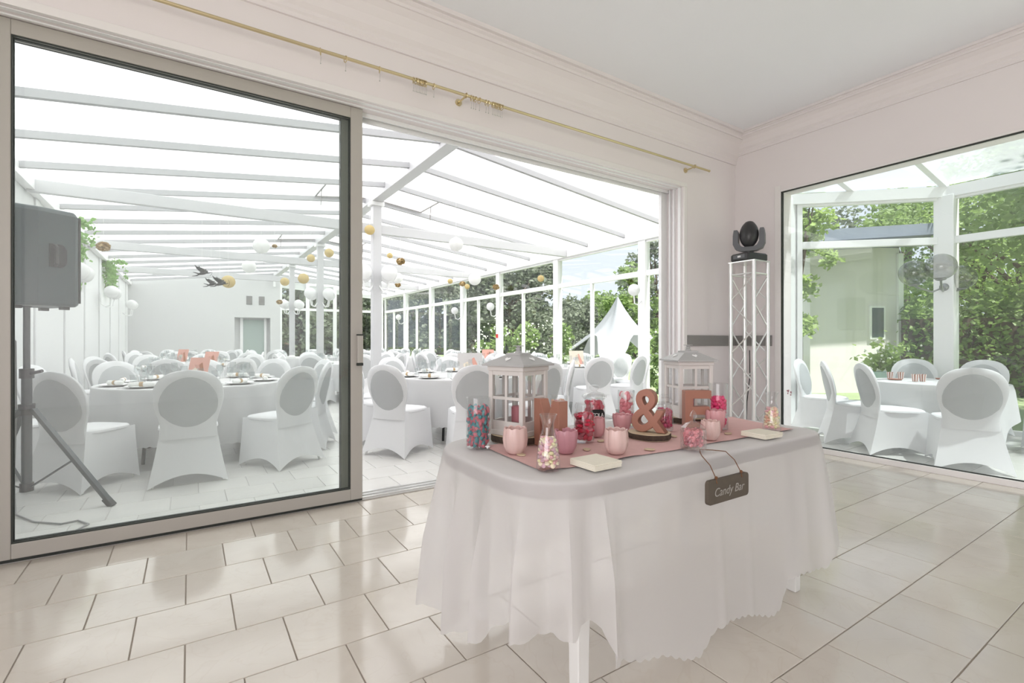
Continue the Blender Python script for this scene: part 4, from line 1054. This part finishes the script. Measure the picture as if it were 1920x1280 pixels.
q = MB(); q.box(-.1555, -.07, .03, -.153, .08, .07); q.build('display', 'dark_plastic', ba, smooth=False); q = MB(); q.box(-.157, -.02, .04, -.1545, .02, .058); q.build('screen', 'white_print', ba, smooth=False)
MB().cyl((0, 0, .085), (0, 0, .125), .05, n=20).build('neck', 'black_plastic', mh)
yk = MB(); q = [(-.15, .36), (-.16, .30), (-.16, .20), (-.135, .145), (-.07, .118), (.07, .118), (.135, .145), (.16, .20), (.16, .30), (.15, .36), (.115, .36), (.105, .33), (.105, .22), (.085, .18), (.05, .165), (-.05, .165), (-.085, .18), (-.105, .22), (-.105, .33), (-.115, .36)]
for a in (0,):
    m_ = Matrix.Rotation(PI/2+.55, 4, 'Z')
    n_ = len(q); half = q[:10], q[10:]
    outer, inner = q[:10], q[10:][::-1]
    for i in range(9): yk.prism([outer[i], outer[i+1], inner[i+1], inner[i]], .10, m_)
yk.build('yoke', 'dark_plastic', mh, smooth=False)
R3 = (Matrix.Rotation(PI/2+.55, 3, 'Z') @ Matrix.Rotation(.18, 3, 'X'))
hd = MB().ball((0, 0, .305), 1, 24, 14, (.098, .105, .150), R3).build('head', 'black_plastic', mh)
MB().ball(Vector((0, 0, .305))+R3 @ Vector((0, 0, .11)), .06, 16, 8, (1, 1, .7), R3).build('lens', 'speaker_recess', hd)
MB().tube([(5.36, 3.20, 1.10), (5.40, 3.22, .8), (5.39, 3.25, .5), (5.42, 3.28, .05), (5.44, 3.3, .01)], .006, 6).build('power_cable', 'black_plastic'); tag(bpy.data.objects['power_cable'], 'black cable hanging down behind the truss tower', 'cable')

# ================================================================== CURTAIN ROD
ry, rz_ = 3.46, 3.155
cr_ = empty('curtain_rod', (1.5, ry, rz_), 0, label='long brass curtain rod above the sliding door opening', cat='curtain rod')
MB().cyl((-3.9, 0, 0), (3.48, 0, 0), .0115, n=12).build('rod', 'brass', cr_); MB().ball((3.485, 0, 0), .014, 10, 6).build('finial', 'brass', cr_)
for x in (1.84-1.5, 4.72-1.5):
    b = MB(); b.tube([(x, 0, 0), (x-.005, .05, -.008), (x-.01, .105, -.012)], .008, 8); b.cyl((x-.01, .108, -.012), (x-.01, .119, -.012), .028, n=16); b.tube([(x, .018*math.cos(t), .018*math.sin(t)) for t in [2*PI*i/14 for i in range(14)]], .004, 6, True); b.build('bracket', 'brass', cr_)
RING = MB().tube([(0, .021*math.cos(t), -.008+.021*math.sin(t)) for t in [2*PI*i/18 for i in range(18)]], .0032, 6, True).mesh('ring', 'brass')
CLIP = MB().tube([(0, 0, -.029), (.003, 0, -.05), (0, 0, -.085)], .0012, 5).ball((0, 0, -.088), .0045, 6, 4).mesh('clip', 'silver_wire')
def crings(xs, lab):
    for i_, x in enumerate(xs):
        if len(xs) > 1: lab_ = '%s brass curtain ring from the left in the %s' % (order[i_], lab)
        else: lab_ = lab
        o = tag(link('curtain_ring', RING, None, (x, ry, rz_), random.uniform(-.35, .35)), lab_, 'curtain ring', 'brass curtain rings on the rod'); link('clip', CLIP, o)
crings([.736], 'single brass curtain ring, leftmost on the rod'); crings([.901], 'single brass curtain ring, second from the left on the rod'); crings([1.14], 'single brass curtain ring, third from the left on the rod')
crings([1.395+.0115*i for i in range(10)], 'packed row left of the bracket'); crings([1.56], 'single brass curtain ring just left of the middle bracket')
crings([1.885, 1.905, 1.925, 1.96], 'group beside the bracket'); crings([2.02, 2.045], 'pair between two groups')
crings([2.085+.015*i for i in range(7)], 'packed row farthest right')

# ================================================================== LOUDSPEAKER AND STAND
spx, spy = -1.0, 4.98
ss = empty('speaker_stand', (spx, spy, 0), 0, label='dark tripod speaker stand behind the sliding glass door', cat='stand')
MB().cyl((0, 0, .10), (0, 0, .95), .030, n=14).build('lower_pole', 'metal_leg', ss); MB().cyl((0, 0, .95), (0, 0, 1.50), .020, n=14).build('upper_pole', 'metal_leg', ss)
MB().cyl((0, 0, .93), (0, 0, 1.0), .042, n=14).build('collar', 'black_plastic', ss); MB().cyl((.03, -.03, .965), (.10, -.09, .985), .012, n=8).build('knob', 'black_plastic', ss)
MB().cyl((0, 0, .66), (0, 0, .74), .048, n=14).build('hub', 'black_plastic', ss); MB().cyl((0, 0, .10), (0, 0, .16), .040, n=14).build('lower_hub', 'black_plastic', ss)
for a in (-.62, 2.1, 3.9):
    ca, sa = math.cos(a), math.sin(a); lg = MB().bar((.05*ca, .05*sa, .70), (.63*ca, .63*sa, .03), .035, .028).build('leg', 'metal_leg', ss, smooth=False)
    MB().bar((.60*ca, .60*sa, .055), (.655*ca, .655*sa, .0), .042, .036).build('rubber_foot', 'black_plastic', lg, smooth=False); MB().bar((.03*ca, .03*sa, .13), (.36*ca, .36*sa, .335), .016, .01).build('strut', 'metal_leg', ss, smooth=False)
sp = empty('loudspeaker', (spx, spy, 1.46), math.radians(34), label='dark grey portable loudspeaker on the tripod stand', cat='loudspeaker')
# cabinet: front (+x local) wide, rear narrow with rounded corners
def cab(z, k): 
    o_ = []
    for x, y in ((.21, -.205), (.235, -.17), (.235, .17), (.21, .205), (-.02, .20), (-.15, .155), (-.20, .10), (-.20, -.10), (-.15, -.155), (-.02, -.20)): o_.append((x*k, y*k, z))
    return o_
MB().loft([cab(0, .94), cab(.02, 1), cab(.68, 1), cab(.715, .93)], True, True, True).build('cabinet', 'speaker_shell', sp, bevel=.012, smooth=False)
MB().box(.234, -.185, .03, .243, .185, .685).build('grille', 'black_plastic', sp, smooth=False)
MB().box(-.206, -.09, .30, -.199, .09, .52).build('rear_panel', 'speaker_recess', sp, smooth=False)
hs = MB(); hs.prism([(-.05, -.085), (.03, -.085), (.055, -.05), (.055, .05), (.03, .085), (-.05, .085)], .014, Matrix.Translation((.09, -.203, .37)) @ Matrix.Rotation(.0, 4, 'Z')); hs.build('side_handle', 'speaker_recess', sp, smooth=False)
MB().tube([(.075, -.205, .295), (.075, -.228, .31), (.075, -.228, .43), (.075, -.205, .445)], .012, 8).build('grip', 'black_plastic', sp)
for x, y in ((-.1, -.1), (-.1, .1), (.16, -.14), (.16, .14)): MB().box(x-.025, y-.02, -.022, x+.025, y+.02, .002).build('foot', 'black_plastic', sp, smooth=False)
MB().cyl((0, 0, -.01), (0, 0, .04), .028, n=14).build('pole_cup', 'black_plastic', sp)
tag(MB().tube([(-1.25, 4.78, 1.62), (-1.16, 4.84, 1.40), (-1.055, 4.96, 1.2), (-1.05, 4.95, .7), (-1.06, 4.94, .2), (-1.0, 4.7, .01), (-.86, 4.45, .008), (-.70, 4.30, .008), (-.62, 4.32, .008), (-.55, 4.20, .008), (-.62, 4.05, .01)], .006, 6).build('speaker_cable', 'cable'), 'grey cable running from the loudspeaker down to the floor', 'cable')

# ================================================================== GLOBE LAMPS AND PAPER DECORATION
GL = MB().ball((0, 0, 0), .14, 20, 12).mesh('globe', 'globe_white')
for i, y in enumerate(POSTS):
    o = empty('post_globe_lamp', (XG, y, 2.05), 0, label='white four globe lamp on the %s ridge post' % ['first', 'second', 'third'][i], cat='lamp', group='globe lamps on ridge posts')
    for k in range(4):
        a = k*PI/2+.5; ca, sa = math.cos(a), math.sin(a)
        link('globe', GL, o, (.30*ca, .30*sa, .33)); MB().tube([(.075*ca, .075*sa, .12), (.16*ca, .16*sa, .02), (.26*ca, .26*sa, .04), (.30*ca, .30*sa, .19)], .012, 8).build('arm', 'white_frame', o)
for i, y in enumerate((6.31, 11.42, 13.55, 18.38)):
    o = empty('wall_globe_lamp', (XR-.07, y, 1.90), 0, label='white globe wall lamp on the window wall, %s from the door' % order[i], cat='lamp', group='globe lamps on the window wall')
    g = link('globe', GL, o, (-.25, -.05, .24)); g.scale = (.78,)*3; MB().tube([(0, 0, .06), (-.10, 0, -.02), (-.21, -.03, .0), (-.25, -.05, .14)], .013, 8).build('arm', 'white_frame', o)
for i, y in enumerate((10.3, 14.2, 18.6)):
    o = empty('wall_globe_lamp', (XL+.06, y, 2.0), 0, label='white double globe wall lamp on the left wall, %s from the door' % order[i], cat='lamp', group='globe lamps on the left wall')
    for sy_ in (-1, 1):
        link('globe', GL, o, (.22, sy_*.22, .30)); MB().tube([(0, 0, .05), (.10, sy_*.10, -.03), (.20, sy_*.20, .0), (.22, sy_*.22, .16)], .012, 8).build('arm', 'white_frame', o)
o = empty('bay_globe_lamp', (8.70, 2.38, 1.95), 0, label='smoked glass triple globe lamp on the side bay post', cat='lamp')
SM = MB().ball((0, 0, 0), .165, 22, 14).mesh('globe', 'globe_smoke')
base_ = Vector((8.70, 2.38, 1.95))
for px, py, f_ in ((1713, 512, 6.45), (1764, 500, 6.25), (1803, 520, 6.75)):
    g = Vector(atf(px, py, f_))-base_; link('globe', SM, o, g)
    MB().tube([(0, 0, .0), (g.x*.4, g.y*.4, -.08), (g.x*.85, g.y*.85, -.04), (g.x, g.y, g.z-.16)], .012, 8).build('arm', 'sconce_grey', o); MB().lathe([(.03, -.175), (.055, -.165), (.06, -.145), (0, -.145)], 14, tuple(g)).build('globe_holder', 'sconce_grey', o)
MB().ball((0, 0, 0), .055, 12, 8).build('boss', 'sconce_grey', o)
def hang(px, py, d, kind, lab, fo=None):
    f_ = {'w': .33, 'g': .23, 'p': .20}[kind]*F/d
    if py < 640: f_ = min(f_, (3.10-H)*F/(640-py), 15)
    if fo: f_ = fo
    x, y, z = atf(px, py, f_); r = d*f_/F/2
    o = empty('paper_lantern' if kind != 'p' else 'paper_pompom', (x, y, z), 0, label=lab, cat='paper lantern' if kind != 'p' else 'pompom', group={'w': 'white paper lanterns', 'g': 'gold paper lanterns', 'p': 'gold paper pompoms'}[kind])
    if kind == 'p':
        rnd = random.Random(px); b = MB()
        for i in range(70):
            v = Vector((rnd.gauss(0, 1), rnd.gauss(0, 1), rnd.gauss(0, 1))).normalized(); u = v.cross(Vector((.3, .5, .8))).normalized(); w2 = v.cross(u)
            b.add([v*r*.25, v*r*.8+u*r*.28, v*r*1.02, v*r*.8-u*r*.28, v*r*.8+w2*r*.22], [(0, 1, 2, 3), (0, 4, 2)])
        b.ball((0, 0, 0), r*.72, 10, 7); b.v = [(v[0], v[1], v[2]*.8) for v in b.v]; b.build('paper_petals', 'pom_gold', o, smooth=False)
    else:
        fx = lambda r_, z_, t: (r_, z_)
        nr = 18; b = MB().lathe([(r*max(0.12, math.sin(PI*i/nr))*(1-.018*(i % 2)), -r*.97*math.cos(PI*i/nr)) for i in range(nr+1)], 24); b.build('shade', 'paper_white' if kind == 'w' else 'paper_gold', o)
    zr = roofz(x)-.05-z
    if zr > 0: MB().cyl((0, 0, r*.7), (0, 0, zr), .0015, n=4).build('thread', 'paper_white', o)
HG = [(490, 461, 30, 'w', 'large white paper lantern near the left roof vent'), (467, 500, 25, 'w', 'white paper lantern above the gold one with cupids'), (428, 528, 24, 'g', 'gold paper lantern behind the black cupids'), (515, 461, 10, 'p', 'tiny gold pompom right of the large white lantern'),
      (583, 484, 15, 'g', 'gold paper lantern left of the second ridge post'), (617, 474, 17, 'g', 'gold paper lantern at the stile of the glass door'), (534, 528, 16, 'g', 'gold paper lantern left of the third ridge post'), (569, 522, 20, 'g', 'gold paper lantern between second and third ridge posts'), (565, 521, 13, 'p', 'gold pompom in front of the gold lantern between posts'), (524, 566, 12, 'p', 'gold pompom by the corner of the far white wall'),
      (693, 431, 19, 'g', 'gold paper lantern half behind the first ridge post'), (731, 479, 11, 'g', 'small gold paper lantern right of the first ridge post'), (751, 490, 18, 'p', 'brown gold pompom right of the first ridge post'), (855, 458, 27, 'w', 'large white paper lantern in the middle of the open doorway', 7.9), (745, 521, 21, 'w', 'white paper lantern over a gold pompom right of the first post'), (746, 534, 12, 'p', 'gold pompom under a white lantern right of the first post'),
      (844, 527, 10, 'g', 'tiny gold paper lantern near the eaves'), (867, 532, 13, 'p', 'gold pompom beside a tiny gold lantern near the eaves'), (876, 537, 10, 'g', 'tiny gold lantern just right of a pompom near the eaves', 12.2), (890, 523, 24, 'w', 'white paper lantern in front of the eaves beam'), (930, 538, 14, 'p', 'gold pompom at a window post'), (1014, 522, 13, 'g', 'gold paper lantern before the upper window left of the sky', 10.8), (194, 462, 24, 'p', 'gold pompom hanging at the left white wall')]
for h_ in HG: hang(*h_)
# black flying cupids
def cupid(px, py, f_, s_, lab):
    x, y, z = atf(px, py, f_); o = empty('cupid_figure', (x, y, z), CAMRZ, label=lab, cat='figurine', group='black flying cupids')
    q = lambda *a: Vector(a)*s_
    b = MB(); b.tube([q(-.30, 0, -.10), q(-.12, 0, -.04), q(.10, 0, 0), q(.26, 0, .02), q(.36, 0, .06)], [.05*s_, .12*s_, .13*s_, .10*s_, .05*s_], 10)
    b.ball(q(.40, 0, .12), .10*s_, 10, 7)
    b.tube([q(-.22, .04, -.06), q(-.50, .05, .02), q(-.78, .05, .10)], [.07*s_, .045*s_, .02*s_], 8); b.tube([q(-.22, -.04, -.10), q(-.42, -.05, -.20), q(-.78, -.05, -.24)], [.07*s_, .045*s_, .02*s_], 8)
    b.tube([q(.24, 0, 0), q(.50, 0, 0), q(.74, 0, .05)], [.045*s_, .035*s_, .02*s_], 8); b.build('body', 'cupid_black', o)
    for sy_ in (-1, 1):
        w2 = MB(); w2.prism([(a*s_, c*s_) for a, c in ((-.05, .05), (.22, .08), (.26, .38), (.02, .36), (-.12, .52), (-.30, .55), (-.45, .72), (-.38, .42), (-.22, .22))], .02*s_, Matrix.Translation((0, sy_*.05*s_, 0)) @ Matrix.Rotation(-sy_*.35, 4, 'X')); w2.build('wing', 'cupid_black', o, smooth=False)
    MB().tube([q(.70, 0, .32), q(.80, 0, .18), q(.82, 0, .05), q(.78, 0, -.10), q(.66, 0, -.22)], .012*s_, 6).build('bow', 'cupid_black', o)
    MB().cyl((0, 0, .1*s_), (0, 0, roofz(x)-.05-z), .0015, n=4).build('thread', 'paper_white', o)
cupid(379, 512, 8.6, .21, 'black flying cupid, leftmost and highest of three'); cupid(396, 533, 9.4, .19, 'black flying cupid in the middle of the three'); cupid(412, 532, 8.2, .20, 'black flying cupid in front of the gold lantern, rightmost of three')
bx('exit_sign', 'red_sign', (XR-.09, 11.38, 1.30, XR-.07, 11.47, 1.40), None, .004, label='small red safety sign on the window wall post', cat='sign')
o = MB().lathe([(0, 0), (.09, 0), (.10, -.03), (.06, -.05), (0, -.05)], 16).build('ceiling_detector', 'white_frame', None, (3.75, 4.62, roofz(3.75)-.095)); tag(o, 'small white detector fixed to the first roof rafter', 'detector')

# ================================================================== PLANTS AND GARDEN
def leafmesh(pts_, size, rnd, mats, nm, droop=.0, mi=None):
    b = MB()
    for p in pts_:
        v = Vector((rnd.gauss(0, 1), rnd.gauss(0, 1), rnd.gauss(0, .6)-droop)).normalized(); u = v.cross(Vector((rnd.gauss(0, 1), rnd.gauss(0, 1), rnd.gauss(0, 1)))).normalized(); n__ = v.cross(u); s_ = size*rnd.uniform(.6, 1.3)
        p = Vector(p)
        if mi: b.cm = mi(rnd)
        b.add([p, p+v*s_*.5+u*s_*.34+n__*s_*.08, p+v*s_, p+v*s_*.5-u*s_*.34+n__*s_*.08], [(0, 1, 2, 3)])
    return b.mesh(nm, mats, False)
def ivy(y0, y1, ztop, zbot, n_, seed, label):
    rnd = random.Random(seed); pts_ = []
    for _ in range(n_):
        y = rnd.uniform(y0, y1); t_ = rnd.random()**1.3; e = 1-abs((y-y0)/(y1-y0)*2-1)**2
        pts_.append((XL+.04+abs(rnd.gauss(0, .05)), y, lerp(ztop, lerp(ztop-.3, zbot, .3+.7*e), t_)))
    for _ in range(n_//6): 
        t_ = rnd.random(); t_ *= .38; pts_.append((XL+.1+t_*1.0, y0+.1+rnd.gauss(0, .05), roofz(XL+.1+t_)-.14-abs(rnd.gauss(0, .05))-(.4*rnd.random() if t_ > .3 else 0)))
    c0 = Vector((XL+.1, (y0+y1)/2, ztop)); pts_ = [Vector(p)-c0 for p in pts_]
    o = empty('hanging_ivy', c0, 0, label=label, cat='ivy', group='hanging ivy'); tag(link('leaves', leafmesh(pts_, .085, rnd, 'ivy_leaf', 'leaves', .5), o), kind='stuff')
    for k in range(4): 
        y = lerp(y0, y1, (k+.5)/4)-c0.y; MB().tube([(-.05, y, .02), (-.04, y+.05, -.4), (-.05, y-.04, (zbot-ztop)*.8)], .006, 5).build('vine', 'trunk', o)
ivy(10.3, 11.9, 3.14, 2.15, 700, 3, 'green ivy hanging down the left wall beside the loudspeaker'); ivy(14.9, 16.4, 3.14, 2.3, 600, 4, 'green ivy hanging farther back on the left wall above globe lamps')
g = bx('ground', 'grass', (-30, -40, -.40, 120, 110, -.16)); struct(g, 'mown green lawn of the garden outside')
def tree(px, f_, h_, cr, lab, mat='leaf', n_=5200, ls=.30, seed=None, trunk=True, zlow=.25, nm='garden_tree'):
    rnd = random.Random(seed or int(px*7+f_)); x, y, _ = atf(px, 640, f_); o = empty(nm, (x, y, -.16), 0, label=lab, cat='tree' if trunk else 'bush', group='garden trees' if trunk else 'garden bushes')
    cl = []
    for _ in range(34 if trunk else 16):
        a = rnd.uniform(0, 2*PI); t_ = rnd.random(); zz = lerp(h_*zlow, h_, t_); rr2 = cr*math.sqrt(max(.05, 1-((t_-.45)/.58)**2))*math.sqrt(rnd.random())
        cl.append((Vector((rr2*math.cos(a), rr2*math.sin(a), zz)), cr*rnd.uniform(.22, .40)))
    pts_ = []
    for _ in range(n_):
        c, r_ = rnd.choice(cl); v = Vector((rnd.gauss(0, 1), rnd.gauss(0, 1), rnd.gauss(0, 1))).normalized()*r_*rnd.random()**.4; p = c+v
        if p.z > .05: pts_.append(p)
    tag(link('foliage', leafmesh(pts_, ls, rnd, mat, 'foliage', .2), o), kind='stuff')
    if trunk:
        b = MB(); b.tube([(0, 0, 0), (.05*cr, 0, h_*.25), (0, .03*cr, h_*.5), (.02, 0, h_*.8)], [.03*cr+.05, .025*cr+.04, .02*cr+.02, .02], 8)
        b.build('trunk', 'trunk', o); b = MB()
        for c, r_ in cl[:14]: b.tube([(0, 0, c.z*.55), (c.x*.5, c.y*.5, c.z*.8), tuple(c)], [.035*cr*.6+.02, .02*cr+.01, .01], 6)
        b.build('branches', 'trunk', o)
    return o
TL = [(955, 30, 7.0, 2.6, 'airy green tree left of the sky gap in the window wall', 'leaf_dark'), (1012, 33, 6.6, 2.4, 'green tree just left of the sky gap', 'leaf_dark'), (905, 32, 5.8, 2.8, 'dark green tree behind the fourth window bay', 'leaf_dark'), (840, 36, 6.2, 3.2, 'dark green tree behind the fifth window bay', 'leaf_dark'), (775, 40, 7.0, 3.5, 'dark green tree behind the sixth window bay', 'leaf_dark'), (722, 44, 7.5, 3.6, 'dark green tree behind the far corner of the conservatory', 'leaf_dark'),
      (1075, 52, 5.2, 3.4, 'low distant tree left of the white tent peak', 'leaf_dark'), (1125, 54, 6.0, 3.6, 'low distant tree behind the white tent peak', 'leaf'), (1190, 40, 7.0, 2.8, 'green tree right of the white tent peak', 'leaf'), (1232, 42, 9.5, 3.0, 'tall green tree seen beside the door jamb', 'leaf_dark'), (680, 40, 7.0, 3.4, 'dark tree beyond the far gable, right of the glass door stile', 'leaf_dark'), (620, 38, 6.5, 3.4, 'dark tree beyond the far gable, seen through the glass door', 'leaf_dark'), (560, 36, 6.5, 3.2, 'dark tree beyond the far gable nearest the white wall', 'leaf_dark'),
      (1499, 11.5, 5.2, .75, 'bright green tree with bare trunk at the left edge of the fixed pane', 'leaf_bright'), (1500, 26, 7.5, 3.0, 'green tree far behind the left edge of the fixed pane', 'leaf'), (1700, 26, 8.5, 3.6, 'large green tree behind the grey roofed outbuilding', 'leaf'), (1825, 19, 8.2, 2.6, 'leafy green tree right of the bay post', 'leaf'), (1915, 17, 8.0, 2.8, 'leafy green tree at the right photo edge', 'leaf_bright'), (2010, 12, 7.0, 2.2, 'green tree just beyond the right photo edge', 'leaf'), (2240, 7.6, 8.2, 2.6, 'tall green tree beside the side bay, far beyond the right photo edge', 'leaf'), (2500, 5.6, 8.0, 2.6, 'tall tree beside the side bay roof, out of sight to the right', 'leaf'), (1600, 30, 9.0, 3.8, 'tall dark tree behind the outbuilding roof', 'leaf_dark')]
for px, f_, h_, cr, lab, mt in TL: tree(px, f_, h_, cr, lab, mt, n_=5200 if f_ > 20 else (9000 if cr > 1 else 3000), ls=.20+.004*f_ if f_ > 20 else .15, zlow=.12 if f_ > 20 else .3)
for px, f_, h_, cr, lab in ((1022, 14, 1.9, .8, 'white flowering bush outside the third window bay'), (935, 15, 1.9, .75, 'white flowering bush outside the fourth window bay'), (1240, 13, 1.6, .5, 'white flowering bush outside beside the door jamb')):
    o = tree(px, f_, h_, cr, lab, 'leaf', 1800, .14, None, False, .1, 'flowering_bush'); rnd = random.Random(px); b = MB()
    for _ in range(130):
        v = Vector((rnd.gauss(0, 1), rnd.gauss(0, 1), rnd.gauss(0, 1))).normalized()*cr*rnd.uniform(.75, 1.08); b.ball((v.x, v.y, h_*.55+v.z*h_*.5/cr), rnd.uniform(.016, .034), 6, 4)
    tag(b.build('blossoms', 'blossom', o), kind='stuff')
def hedge(pa, fa_, pb, fb_, h_, dpt, n_, lab, mat='leaf_dark', ls=.3):
    rnd = random.Random(n_); a = Vector((*atf(pa, 640, fa_)[:2], 0)); b = Vector((*atf(pb, 640, fb_)[:2], 0)); c = (a+b)/2; d = (b-a); nrm = Vector((d.y, -d.x, 0)).normalized(); pts_ = []
    for _ in range(n_):
        u = rnd.random(); p = a+d*u+nrm*rnd.uniform(-.5, .5)*dpt-c; pts_.append((p.x, p.y, h_*(rnd.random()**.8)*(.82+.25*math.sin(u*37)*math.sin(u*91+1))))
    o = empty('garden_hedge', (c.x, c.y, -.16), 0, label=lab, cat='hedge', group='garden hedges'); tag(link('foliage', leafmesh(pts_, ls, rnd, mat, 'foliage'), o), kind='stuff')
    k = MB(); q0, q1 = a-c, b-c; k.bar((q0.x, q0.y, h_*.38), (q1.x, q1.y, h_*.38), dpt*.6, h_*.74); k.build('branches', 'trunk', o, smooth=False)
hedge(700, 48, 1160, 60, 4.0, 2.2, 9000, 'long dark hedge closing the garden behind the tent', ls=.6)
hedge(1160, 60, 1330, 40, 4.0, 2.0, 4500, 'dark hedge behind the tent on the right', ls=.6)
hedge(420, 34, 720, 44, 3.6, 2.0, 6000, 'dark hedge beyond the far gable windows', ls=.5)
hedge(1690, 13, 1985, 12, 2.6, .9, 6500, 'green hedge outside the side bay windows', 'leaf', .16)
# white star tent
tx_, ty_, tz_ = atf(1158, 556, 30); o = empty('star_tent', (tx_, ty_, -.16), .05, label='white pointed star tent on the lawn', cat='tent')
H_ = tz_+.16; rings = []; n_ = 48
for j in range(13):
    t_ = j/12; ring = []
    for i in range(n_):
        a = 2*PI*i/n_; lobe = (abs(math.cos(a*2.5)))**3.2
        R_ = lerp(2.0, 4.2, lobe); r_ = R_*(t_*.55+.45*t_**2.2)+.03
        z = H_*(1-t_)**1.12+t_*lerp(1.75, .12, lobe**.8)
        ring.append((r_*math.cos(a), r_*math.sin(a), z))
    rings.append(ring)
MB().loft(rings, True, True).build('canopy', 'tent_fabric', o); MB().cyl((0, 0, 0), (0, 0, H_-.05), .05, n=8).build('pole', 'aluminium', o)
for i in range(5):
    a = 2*PI*i/5; MB().cyl((4.2*math.cos(a), 4.2*math.sin(a), .15), (5.0*math.cos(a), 5.0*math.sin(a), 0), .015, n=5).build('guy_rope', 'white_frame', o)
# outbuilding seen through the side bay
hx, hy, _ = atf(1602, 640, 13); hb = empty('outbuilding', (hx, hy, -.16), CAMRZ+.06, label='pale rendered outbuilding with blue grey roof in the garden', cat='building')
bx('wall', 'house_wall', (-1.22, 0, 0, 1.25, 3, 3.85), hb)
q = MB(); q.bar((-1.6, -.35, 3.75), (2.6, -.35, 4.0), .9, .07); q.build('roof', 'house_roof', hb, smooth=False)
q = MB(); q.bar((-1.6, .45, 4.1), (2.6, .45, 4.4), 1.0, .3); q.build('roof', 'house_roof', hb, smooth=False)
wn = bx('window', 'white_frame', (.40, -.05, 1.42, .82, .01, 2.30), hb); bx('pane', 'dark_glass', (.45, -.06, 1.47, .77, -.048, 2.25), wn)
bx('corner_post', 'white_frame', (1.18, -.06, 0, 1.32, .06, 3.7), hb)
bx('garden_wall', 'brick_wall', (*[min(a, b) for a, b in zip(atf(1700, 640, 15)[:2], atf(1990, 640, 13.5)[:2])], -.16, *[max(a, b) for a, b in zip(atf(1700, 640, 15)[:2], atf(1990, 640, 13.5)[:2])], .9), label='low brown garden wall behind the hedge at the right', cat='garden wall')
x, y, _ = atf(1660, 640, 10.8); o = empty('flower_pot', (x, y, -.16), 0, label='pale blue pot with white flowers outside the side bay', cat='pot plant')
MB().lathe([(0, 0), (.22, 0), (.36, .55), (.38, .70), (.33, .70), (.30, .6), (0, .6)], 20).build('pot', 'pot_blue', o); rnd = random.Random(5)
pts_ = [Vector((rnd.gauss(0, .17), rnd.gauss(0, .17), .80+abs(rnd.gauss(0, .22)))) for _ in range(420)]; tag(link('foliage', leafmesh(pts_, .13, rnd, 'leaf_bright', 'foliage'), o), kind='stuff')
b = MB()
for _ in range(60): b.ball((rnd.gauss(0, .2), rnd.gauss(0, .2), .85+abs(rnd.gauss(0, .2))), rnd.uniform(.012, .03), 6, 4)
tag(b.build('blossoms', 'blossom', o), kind='stuff')
